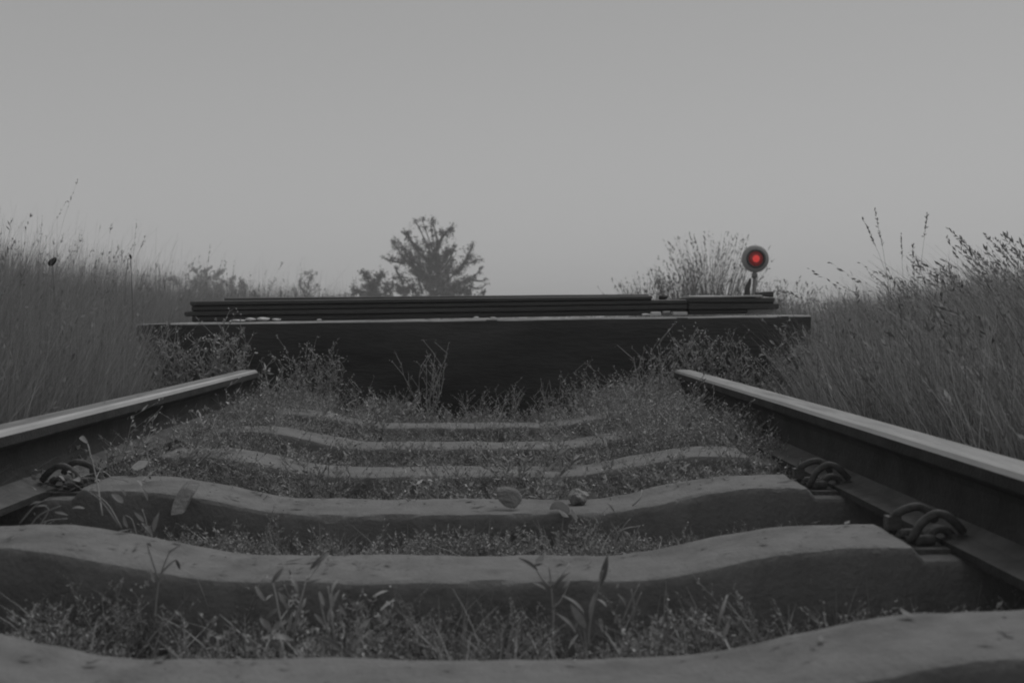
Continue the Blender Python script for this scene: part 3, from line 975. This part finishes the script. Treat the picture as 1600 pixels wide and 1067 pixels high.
plant("broadleaf_weed", "upright weed topped by one dark upward leaf, right of the track middle", "weed", (922, 1012), 1.57,
      [[(918, 1015), (922, 975), (928, 945), (936, 915), (942, 890)]],
      zz(780, 840, 3.81, [(598, 285, 645, 105, 13, 'd', .03), (505, 445, 374, 342, 7, 'p', .0), (515, 532, 425, 395, 14, 'l', .0), (455, 562, 336, 446, 8, 'p', -.02), (470, 575, 412, 660, 7, 'l', -.03),
                          (448, 560, 470, 500, 6, 'l', .0), (540, 480, 570, 330, 7, 'l', .02), (640, 410, 575, 365, 6, 'l', .02)]))
plant("sprig", "thin dark sprig with a pointed leaf against the second sleeper, left of the upright weed", "weed", (864, 975), 1.66,
      [[(863, 985), (864, 955), (861, 915), (858, 885)], [(862, 918), (848, 905), (838, 890)], [(862, 916), (876, 900), (890, 880, .02)], [(864, 950), (878, 935), (892, 905)]],
      zz(780, 840, 3.81, [(228, 192, 116, 120, 8, 'd', .0), (275, 305, 200, 268, 6, 'l', .0), (330, 300, 425, 205, 8, 'd', .02), (380, 300, 432, 245, 6, 'l', .02), (420, 150, 455, 135, 4, 'd', .02), (330, 410, 375, 375, 5, 'l', .0)]))
plant("grass_tuft", "small tuft of thin pale straws right of the upright weed", "grass tuft", (985, 975), 1.66,
      [[(972, 972), (985, 940), (999, 912)], [(988, 968), (994, 945), (1002, 925)], [(975, 985), (990, 950), (986, 920)]],
      zz(780, 840, 3.81, [(755, 408, 703, 332, 6, 'l', .0), (615, 562, 598, 480, 7, 'p', -.05), (640, 560, 625, 520, 5, 'p', -.05), (690, 510, 700, 455, 6, 'l', .0), (700, 300, 715, 265, 5, 'p', .0)]))
plant("dry_shoot", "dry pale shoot with two upright leaves trailing a straw over the nearest sleeper", "weed", (1131, 995), 1.45,
      [[(1155, 1050, -.12), (1143, 1020, -.08), (1131, 996, .0)], [(1120, 985), (1128, 955), (1136, 930, .02)]],
      zz(780, 840, 3.81, [(1335, 592, 1362, 492, 8, 'p', .0), (1305, 520, 1362, 335, 7, 'p', .04), (1333, 590, 1238, 545, 8, 'p', .0)]))
plant("sprig", "tall thin sprig with tiny leaves before the second sleeper's left part", "weed", (242, 962), 1.66,
      [[(242, 968), (245, 930), (252, 895), (266, 858)], [(248, 905), (236, 870), (230, 850)], [(264, 862), (274, 855)], [(253, 893), (266, 880), (274, 874)]],
      zz(0, 780, 2.857, [(755, 238, 802, 208, 4, 'd', .0), (783, 268, 803, 312, 6, 'd', .0), (655, 195, 675, 210, 5, 'd', .0), (690, 350, 670, 310, 5, 'p', .0), (665, 385, 645, 360, 6, 'p', .0), (690, 370, 675, 345, 5, 'p', .0)]))
plant("broadleaf_weed", "pale-leaved weed between the second and third sleepers, by the leaning brick", "weed", (232, 838), 2.06,
      [[(232, 842), (228, 815), (222, 795)], [(214, 838), (206, 812), (196, 805)]],
      zz(0, 560, 3.333, [(790, 915, 735, 855, 9, 'l', .0), (800, 900, 830, 800, 9, 'l', .0), (750, 850, 700, 800, 7, 'p', .0), (665, 880, 645, 815, 7, 'p', .0), (640, 750, 580, 705, 12, 'p', .0), (770, 740, 725, 660, 6, 'l', .0),
                         (740, 665, 705, 635, 6, 'l', .05), (655, 715, 635, 680, 5, 'p', .0)]))
plant("grass_tuft", "tuft of long pale blades at the left rail foot before the third sleeper", "grass tuft", (30, 822), 2.02,
      [[(40, 835), (60, 806), (95, 790)], [(45, 838), (70, 815), (105, 810)], [(50, 838), (75, 800), (70, 790)], [(185, 820), (160, 785), (135, 765)], [(190, 825), (170, 790), (150, 772)], [(30, 818), (55, 790), (72, 781)], [(160, 805), (150, 745, .06), (137, 693, .1)]],
      zz(0, 560, 3.333, [(245, 765, 170, 775, 5, 'p', .0), (285, 800, 355, 815, 6, 'l', .0), (440, 780, 375, 780, 6, 'p', .0), (335, 635, 285, 620, 6, 'p', .06), (415, 640, 385, 630, 12, 'p', .05), (455, 440, 420, 408, 9, 'p', .1), (350, 590, 385, 630, 7, 'p', .05), (215, 745, 150, 770, 5, 'l', .0)]))
plant("grass_tuft", "bent pale blade and stems before the third sleeper right of its middle", "grass tuft", (968, 850), 2.15,
      [[(960, 858), (966, 835), (980, 825), (998, 822)], [(985, 862), (990, 842), (1000, 820)], [(975, 858), (972, 828), (985, 810)], [(988, 790, .1), (1000, 778, .1), (1003, 765, .12)]],
      [(962, 832, 998, 822, 3, 'p', .0), (985, 850, 978, 835, 4, 'l', .0), (960, 800, 948, 786, 4, 'l', .0)])

# loose stones, leaves and the leaning brick: things lying about
p = at(905, 784, 2.40); rock("stone", (p.x, 2.44, top_z(p.x - XC) + .014), (.019, .019, .015), M["palestone"], "rounded pale stone on the dip of the third sleeper", "stone", 3, None, 3, .45)
def flake(name, pts, y, thick, m, label, cat, dy=0.0):
    mb = MB()
    f = [at(a, b, y) for a, b in pts]
    n = len(f)
    top = min(q.z for q in f); h = max(q.z for q in f) - top
    P1 = [Vector((q.x, q.y + dy * (q.z - top) / max(h, 1e-4), q.z)) for q in f]
    P2 = [q + Vector((0, thick, thick * .3)) for q in P1]
    mb.add(P1 + P2, [tuple(range(n)), tuple(range(2 * n - 1, n - 1, -1))] + [(i, i + n, (i + 1) % n + n, (i + 1) % n) for i in range(n)])
    o = mb.build(name, m)
    import bmesh
    bm = bmesh.new(); bm.from_mesh(o.data)
    bmesh.ops.recalc_face_normals(bm, faces=bm.faces)
    bmesh.ops.bevel(bm, geom=list(bm.edges), offset=.002, segments=2, affect='EDGES')
    bm.to_mesh(o.data); bm.free()
    return tag(o, label, cat)
flake("stone_flake", [(775, 770), (786, 768), (808, 771), (817, 782), (806, 795), (790, 793), (778, 783)], 2.36, .018, M["stone"], "flat grey stone flake tilted on the third sleeper's dip, left of the rounded stone", "stone", .03)
flake("dead_leaf", [(858, 798), (866, 788), (880, 787), (892, 796), (889, 804), (872, 797)], 2.32, .003, M["dleaf"], "curled dark dead leaf before the rounded stone", "leaf", .03)
flake("dead_leaf", [(872, 798), (882, 802), (890, 809), (880, 808)], 2.31, .003, M["dry"], "small pale dead leaf beneath the curled dark one", "leaf", .02)
flake("dead_leaf", [(892, 796), (898, 800), (904, 812), (900, 814), (894, 808)], 2.30, .003, M["dry"], "narrow pale dead leaf hanging below the rounded stone", "leaf", .02)
flake("brick", [(272, 772), (279, 769), (297, 774), (290, 786), (286, 804), (265, 806), (264, 786)], 2.24, .04, M["brick"], "broken pale brick leaning on the third sleeper's left face", "brick", .05)
p = at(265, 1003, 1.47); rock("stone", (p.x, 1.47, gz(p.x, 1.47) + .012), (.024, .02, .017), M["stone"], "angular stone in the soil behind the nearest sleeper, left of the broad-leaved weeds", "stone", 8, None, 1, .5)
p = at(1336, 815, 2.1); rock("stone", (p.x, 2.14, gz(p.x, 2.14) + .028), (.030, .03, .024), M["stone"], "grey ballast stone between two sleepers by the right rail", "stone", 12, None, 1, .4)
p = at(1362, 815, 2.1); rock("stone", (p.x, 2.17, gz(p.x, 2.17) + .026), (.024, .03, .026), M["brick"], "smaller stone wedged under the right rail beside the grey ballast stone", "stone", 14, None, 1, .4)
flake("dead_leaf", [(200, 731), (208, 724), (219, 724), (224, 731), (212, 735)], 2.50, .002, M["dry"], "pale dead leaf lying beside the left clip tangled with stems", "leaf", .05)
for k, (px, py, y) in enumerate([(300, 985, 1.62), (640, 990, 1.6), (720, 1000, 1.5), (1190, 985, 1.55), (1290, 968, 1.6), (110, 965, 1.62), (790, 955, 1.68), (560, 840, 2.15), (690, 850, 2.1), (1120, 830, 2.2), (1250, 850, 2.1), (400, 830, 2.2)]):
    pass

n = 90
c0 = Vector((curve(2.42) - .74, 2.40, .15))
p = np.column_stack([c0.x + RNG.normal(0, .055, n), c0.y + RNG.normal(0, .05, n), .125 + np.abs(RNG.normal(0, .022, n))])
v1, t1 = blades(p, RNG.uniform(.01, .035, n), RNG.uniform(0, 6.3, n), RNG.uniform(1.5, 5, n), RNG.uniform(.0012, .0035, n), .6, 4)
tag(link("straw_tangle", mesh_np("straw_tangle", v1, t1), M["litter"]), "tangle of dry straw and stems caught around the left spring clip", "straw", None, "stuff")
n = 420
ii = RNG.choice(6, n, p=[.2, .3, .2, .1, .1, .1])
y = np.array(BACK)[ii] - RNG.uniform(.006, .16, n)
x = RNG.uniform(-.7, .7, n)
z = np.array([top_z(u) for u in x]) + .004
x = x + np.array([curve(b) for b in y])
Lc = RNG.uniform(.002, .011, n) * np.where(RNG.random(n) < .1, 2, 1)
an = RNG.uniform(0, 6.3, n); wd = Lc * RNG.uniform(.08, .45, n)
dx, dy = np.cos(an), np.sin(an)
lift = RNG.uniform(0, .5, n) * Lc
P4 = np.stack([np.column_stack([x - dx * Lc, y - dy * Lc, z]), np.column_stack([x - dy * wd, y + dx * wd, z + .0015]), np.column_stack([x + dx * Lc, y + dy * Lc, z + lift]), np.column_stack([x + dy * wd, y - dx * wd, z + .001])], 1)
tag(link("leaf_crumbs", mesh_np("leaf_crumbs", P4.reshape(-1, 3), np.arange(n * 4).reshape(-1, 4)), M["dleaf"]), "dark crumbs of dead leaf scattered on the sleeper tops", "litter", None, "stuff")

# ------------------------------------------------------------------ tall seed stalks rising out of the grass
def stalk(px0, py0, px1, py1, y, label, hl=.12, bend=0.0, thick=.0013, nseed=40, m=None, sz=.015):
    m = m or M["reed"]
    b = at(px0, py0, y); b.z = gz(b.x, y)
    r = empty("grass_stalk", b)
    tag(r, label, "grass stalk", "tall seed stalks over the grass banks")
    t = at(px1, py1, y) - b
    m1 = at(px0, py0, y) - b
    mid = (m1 + t) * .5 + Vector((bend, 0, 0))
    pts = spline([Vector((0, 0, -.02)), m1, mid, t], 8)
    mb = MB(); mb.tube(pts, [thick * (1 - .7 * i / len(pts)) for i in range(len(pts))], 6)
    mb.build("stem", m, r, True)
    d = np.array((pts[-1] - pts[-6]).normalized())
    V_, T_ = heads(np.array([t]), np.array([d]), np.array([hl]), np.array([sz]), nseed)
    link("seed_head", mesh_np("seed_head", V_, T_), m, r)
stalk(1392, 470, 1351, 347, 6.0, "seed stalk leaning left, leftmost of the tall ones over the right bank", .14, .02)
stalk(1388, 465, 1368, 333, 6.2, "tall seed stalk rising beside the leftmost one over the right bank", .18, .01)
stalk(1412, 470, 1408, 370, 6.4, "short thin seed stalk between the leaning pair and the tallest stalk", .12, .0)
stalk(1432, 470, 1449, 333, 6.0, "tallest single seed stalk leaning right over the right bank", .12, .0)
stalk(1430, 470, 1426, 388, 5.8, "seed stalk with a thick head left of the tallest single one", .16, .0)
stalk(1455, 470, 1433, 408, 5.5, "low seed stalk crossing to the left below the tallest one", .12, .0)
for k, (a, b_, c_, d_) in enumerate([(1560, 470, 1488, 363), (1590, 470, 1546, 374), (1600, 480, 1562, 380), (1540, 470, 1505, 392), (1575, 475, 1520, 396), (1530, 470, 1480, 410), (1612, 470, 1585, 395), (1500, 480, 1472, 425)]):
    stalk(a, b_, c_, d_, 4.4 + .35 * (k % 3), ["wind-bent stalk reaching farthest left above the right edge grass", "wind-bent stalk at the upper right, second from the right edge", "wind-bent stalk nearest below the upper right one", "wind-bent stalk low inside the bent group at the right edge",
        "wind-bent stalk in the middle of the bent group at the right edge", "lowest left of the wind-bent stalks at the right edge", "wind-bent stalk at the very right edge", "short bent stalk where the bent group meets the upright grass"][k], .26, .05, .0013, 90, M["grassr"], .014)
stalk(86, 430, 122, 280, 5.0, "tallest faint stalk over the left bank, leaning right", .16, -.02, .0006, 12, M["grass"], .010)
stalk(60, 430, 66, 335, 5.5, "faint upright stalk left of the tallest one on the left bank", .14, 0, .0006, 12, M["grass"], .010)
stalk(205, 440, 213, 348, 6.5, "seed stalk standing up over the middle of the left bank", .16, 0, .0008, 14, M["grass"], .012)
stalk(196, 440, 226, 372, 6.2, "seed stalk leaning right beside the middle one of the left bank", .14, 0, .0008, 14, M["grass"], .012)
stalk(318, 470, 328, 384, 7.0, "thin stalk over the left bank close to the beam stack", .10, 0, .0008, 12, M["grass"], .012)
stalk(330, 470, 349, 400, 7.2, "leaning thin stalk over the left bank, next to the beam stack", .10, 0, .0008, 12, M["grass"], .012)
stalk(362, 480, 365, 410, 8.0, "last thin stalk of the left bank above the beams' left end", .10, 0, .0008, 12, M["grass"], .012)
def seedhead(px, py, y, w, h, label, rot):
    c = at(px, py, y); g = gz(c.x, y)
    r = empty("seed_plant", (c.x, y, g)); tag(r, label, "plant")
    mb = MB(); mb.tube([(0, 0, -.02), (.01, 0, (c.z - g) * .6), (0, 0, c.z - g)], .002, 6); mb.build("stem", M["reed"], r, True)
    mb = MB()
    ax = Vector((math.cos(rot), 0, math.sin(rot)))
    mb.tube([Vector((0, 0, c.z - g)) + ax * w * u for u in (-1, -.8, -.4, .1, .6, .9, 1.05)], [h * .25, h * .7, h, h * .95, h * .75, h * .4, h * .1], 10)
    mb.build("seed_head", M["black"], r, True)
seedhead(82, 409, 5.0, .022, .0135, "plant tip with one large dark oval head on the left bank's skyline", .75)
seedhead(204, 401, 6.0, .012, .006, "plant tip with a small dark head under the middle stalks of the left bank", -1.2)

# ------------------------------------------------------------------ trees and shrubs behind
def leaf_cloud(centers, rad, n, size, rng, zs=1.0):
    c = np.asarray(centers, float); rad = np.asarray(rad, float)
    k = rng.integers(0, len(c), n)
    d = rng.normal(0, 1, (n, 3)); d /= np.linalg.norm(d, axis=1)[:, None]
    p = c[k] + d * (rad[k] * rng.random(n) ** .5)[:, None] * [1, 1, zs]
    a = rng.normal(0, 1, (n, 3)); a /= np.linalg.norm(a, axis=1)[:, None]
    b = np.cross(a, rng.normal(0, 1, (n, 3))); b /= np.linalg.norm(b, axis=1)[:, None]
    s = (size * rng.uniform(.5, 1.4, n))[:, None]
    P = np.stack([p - a * s, p + b * s * .45, p + a * s, p - b * s * .45], 1)
    return P.reshape(-1, 3), np.arange(n * 4).reshape(-1, 4)

def tree(name, y, trunk_px, limbs, label, m, leaf=.10, per=120, blob=.22, twigs=5, extra=None, seed=1, r0=.09, cat="tree"):
    rng = np.random.default_rng(seed)
    b = at(trunk_px[0], trunk_px[1], y); b.z = 0
    r = empty(name, b); tag(r, label, cat)
    s = y / F
    mb = MB()
    cs, rs = [], []
    for (x0, y0, x1, y1, dens) in limbs:
        dy0, dy1 = rng.normal(0, .12), rng.normal(0, .9) * min(1, abs(y1 - y0) * s / 2 + .3)
        a = at(x0, y0, y) - b + Vector((0, dy0, 0)); c = at(x1, y1, y) - b + Vector((0, dy1, 0))
        mid = (a + c) * .5 + Vector(rng.normal(0, .20, 3)) * (c - a).length * .5
        pts = spline([a, mid, c], 6)
        L = (c - a).length
        mb.tube(pts, [r0 * .45 * (1 - .85 * i / len(pts)) * min(1, L) + .006 for i in range(len(pts))], 6)
        nb = max(3, int(L / .16))
        ld = np.array((c - a).normalized())
        for k in range(nb + 1):
            u = .12 + .88 * k / nb
            p = np.array(pts[min(len(pts) - 1, int(round(u * (len(pts) - 1))))])
            gate = rng.random()
            if gate < .42 and 0 < k < nb: continue            # bare stretches between uneven tufts
            big = rng.uniform(.6, 1.7)
            for j in range(max(1, int(round(twigs * dens * big)))):
                d = rng.normal(0, 1, 3) + ld * .15 + np.array([0, 0, .15]); d /= np.linalg.norm(d)
                tl = blob * (.42 + .7 * dens) * rng.uniform(.15, 1.0) ** 1.4 * 1.7 * big * (1.05 - .5 * u)
                e = p + d * tl
                mb.tube([p, e], [.010, .004], 4, False)
                for q in range(per):
                    f = rng.uniform(.1, 1.05)
                    cs.append(p + d * tl * f); rs.append(.13)
    mb.tube([(0, 0, -.1), (0, 0, (at(*trunk_px, y) - b).z + .2)], [r0, r0 * .6], 8)
    mb.build("trunk", M["bark"], r, True)
    V_, T_ = leaf_cloud(cs, rs, len(cs), leaf, rng)
    link("crown", mesh_np("crown", V_, T_), m, r)
    return r
def tz(L): return [(x0 / 6.667 + 540, y0 / 6.667 + 320, x1 / 6.667 + 540, y1 / 6.667 + 320, d) for x0, y0, x1, y1, d in L]
TY = 58
tree("tree", TY, (668, 470), tz([
    (850, 900, 800, 160, .55), (860, 700, 730, 170, .35), (880, 700, 870, 170, .42), (880, 600, 920, 165, .3), (860, 600, 640, 320, .55), (820, 500, 650, 280, .3), (900, 600, 1000, 270, .55), (960, 400, 1105, 265, .4),
    (820, 750, 500, 390, .5), (800, 650, 580, 400, .45), (760, 700, 480, 560, .35), (620, 610, 380, 548, .14), (780, 700, 640, 480, .6), (840, 800, 700, 700, .8), (850, 800, 760, 480, 1.0), (870, 850, 860, 420, 1.0), (900, 800, 960, 440, 1.0), (930, 850, 1080, 470, .85),
    (960, 700, 1140, 420, .3), (1000, 750, 1110, 560, .6), (950, 900, 1300, 540, .5), (1200, 680, 1320, 410, .28), (1240, 600, 1370, 570, .25), (1000, 900, 1390, 700, .4), (1250, 780, 1400, 660, .25), (1300, 780, 1480, 775, .12), (1280, 840, 1460, 835, .12),
    (950, 900, 1180, 700, .9), (1000, 950, 1280, 780, .8), (1050, 950, 1250, 880, .9), (800, 930, 760, 740, .6), (610, 830, 520, 660, .35), (650, 920, 580, 740, .32)]),
    "lone bushy tree standing out against the sky behind the wall, spiky outline", M["tree"], .052, 8, .46, 13, seed=4, r0=.14)
tree("shrub", TY - 6, (690, 470), tz([(900, 960, 700, 870, .7), (950, 960, 850, 850, .8), (1000, 960, 1000, 820, .9), (1050, 960, 1130, 840, .9), (1100, 960, 1230, 880, .8), (720, 960, 600, 880, .6), (640, 960, 560, 905, .5), (1180, 970, 1290, 900, .5), (1300, 970, 1430, 925, .3)]),
     "pale feathery shrub at the foot of the lone tree", M["treel"], .07, 12, .42, 9, seed=8, r0=.05, cat="shrub")
tree("shrub", TY, (584, 475), tz([(290, 960, 230, 730, .5), (260, 940, 140, 690, .3), (250, 940, 90, 870, .4), (300, 950, 310, 790, .7), (320, 950, 380, 720, .5), (340, 950, 500, 770, .5), (330, 960, 440, 830, .7), (260, 960, 180, 850, .65), (280, 960, 250, 850, .8), (240, 970, 80, 930, .4), (380, 970, 480, 930, .5)]),
     "rounded dark shrub just left of the lone tree", M["tree"], .054, 10, .42, 13, seed=5, r0=.06, cat="shrub")
tree("shrub", 70, (480, 470), [(480, 468, 478, 424, .45), (480, 460, 466, 428, .3), (480, 458, 492, 426, .3), (480, 466, 470, 446, .6), (482, 466, 492, 446, .6), (478, 468, 462, 452, .5), (484, 468, 500, 452, .45), (480, 452, 484, 432, .45)],
     "slim airy shrub between the left bank and the rounded dark shrub", M["treel"], .06, 4, .5, 6, seed=6, r0=.05, cat="shrub")
tree("shrub", 105, (330, 475), [(330, 470, 320, 424, .7), (325, 465, 300, 420, .6), (325, 470, 290, 440, .8), (335, 470, 345, 425, .6), (320, 475, 312, 445, .9), (340, 475, 352, 440, .7), (300, 475, 276, 436, .7), (345, 475, 348, 452, .7)],
     "dark shrub showing above the left end of the beam stack", M["treel"], .13, 8, .85, 8, seed=7, r0=.05, cat="shrub")
tree("shrub", 110, (366, 475), [(366, 470, 365, 434, .6), (366, 472, 376, 440, .5), (362, 472, 356, 444, .6), (370, 475, 380, 455, .5)],
     "small shrub right of the dark one above the stack's left end", M["treel"], .13, 8, .75, 8, seed=9, r0=.04, cat="shrub")

# reed clumps right of the middle
def reeds(px_c, px_w, top, y, n, label, seed, fan):
    rng = np.random.default_rng(seed)
    b = at(px_c, 492, y); b.z = 0
    n = int(n * 1.1)
    r = empty("reed_clump", b); tag(r, label, "reeds")
    s = y / F
    Hm = at(px_c, top, y).z
    u = rng.normal(0, .42, n).clip(-1, 1)
    base = np.column_stack([u * px_w * s * .28, rng.normal(0, .25, n), np.full(n, -.05)])
    h = Hm * (1 - .42 * u ** 2) * rng.uniform(.62, 1.02, n)
    az = np.where(u + rng.normal(0, .25, n) > 0, 0, np.pi) + rng.normal(0, .6, n)
    ln_ = np.abs(u) * fan * 1.7 + np.abs(rng.normal(0, .14, n))
    v, t = blades(base, h, az, ln_, np.full(n, .012), .35, 6, rng)
    vv = v.reshape(n, -1, 3)
    k = rng.random(n) < .55
    tips, prev = vv[:, -1][k], vv[:, -3][k]
    d = tips - prev; d /= np.linalg.norm(d, axis=1)[:, None]
    V_, T_ = heads(tips, d, rng.uniform(.15, .45, k.sum()), rng.uniform(.03, .065, k.sum()), 7, rng)
    V_, T_ = join([(v, t), (V_, T_)])
    link("blades", mesh_np("blades", V_, T_), M["reed"], r)
reeds(1112, 150, 358, 22, 360, "tallest fan-shaped reed clump left of the red lamp", 3, .30)
reeds(1062, 110, 405, 21, 260, "middle reed clump between the tallest fan and the low clump", 4, .28)
reeds(1010, 90, 418, 23, 200, "low reed clump at the left end of the reeds", 5, .3)
reeds(1170, 70, 425, 20, 140, "short pale reed tuft behind the lamp mast", 6, .3)
reeds(1226, 70, 430, 18, 130, "short reed tuft right of the lamp mast, joining the right bank", 7, .3)

# far hedge line and two posts
rng = np.random.default_rng(15)
cs, rs = [], []
for k in range(230):
    x = -75 + 140 * k / 230
    yv = 125 + rng.normal(0, 5)
    hh = 1.3 + 1.1 * max(0, noise.noise((x * .12, 3, 0)) + .35) + (.9 if x < -14 else 0)
    for j in range(3):
        cs.append((x + rng.normal(0, .5), yv, hh * (.25 + .28 * j))); rs.append(.55 + .25 * rng.random())
v, t = leaf_cloud(cs, rs, 26000, .17, rng, 1.0)
tag(link("hedge", mesh_np("hedge", v, t), M["far"]), "long pale hedge line fading in the haze on the horizon", "hedge", None, "stuff")
for px, tp, lean, lab in ((401, 453, .05, "thin dark post leaning left above the beams, nearer the left bank"), (438, 455, -.02, "thin dark post above the beams, left of the slim airy shrub")):
    y = 42
    b = at(px, 480, y); b.z = 0
    hp = at(px, tp, y).z
    mb = MB(); mb.tube([(0, 0, -.1), (-lean * .4, 0, hp * .5), (-lean * 1.6, 0, hp)], [.045, .042, .038], 8)
    o = mb.build("post", M["post"], None, True); o.location = b
    tag(o, lab, "post", "far fence posts")

# ------------------------------------------------------------------ haze
mb = MB()
x0, x1, y0, y1, z0, z1 = -430, 430, -90, 480, -1.3, 6.5
mb.add([(x0, y0, z0), (x1, y0, z0), (x1, y1, z0), (x0, y1, z0), (x0, y0, z1), (x1, y0, z1), (x1, y1, z1), (x0, y1, z1)],
       [(0, 3, 2, 1), (4, 5, 6, 7), (0, 1, 5, 4), (1, 2, 6, 5), (2, 3, 7, 6), (3, 0, 4, 7)])
hm = bpy.data.materials.new("haze_air")
hm.use_nodes = True
hm.node_tree.nodes.clear()
ho = hm.node_tree.nodes.new("ShaderNodeOutputMaterial")
hv = hm.node_tree.nodes.new("ShaderNodeVolumePrincipled")
hv.inputs["Color"].default_value = (.99, .99, .99, 1)
hv.inputs["Density"].default_value = .0042
hm.node_tree.links.new(hv.outputs[0], ho.inputs["Volume"])
tag(mb.build("haze", hm), None, None, None, "stuff")
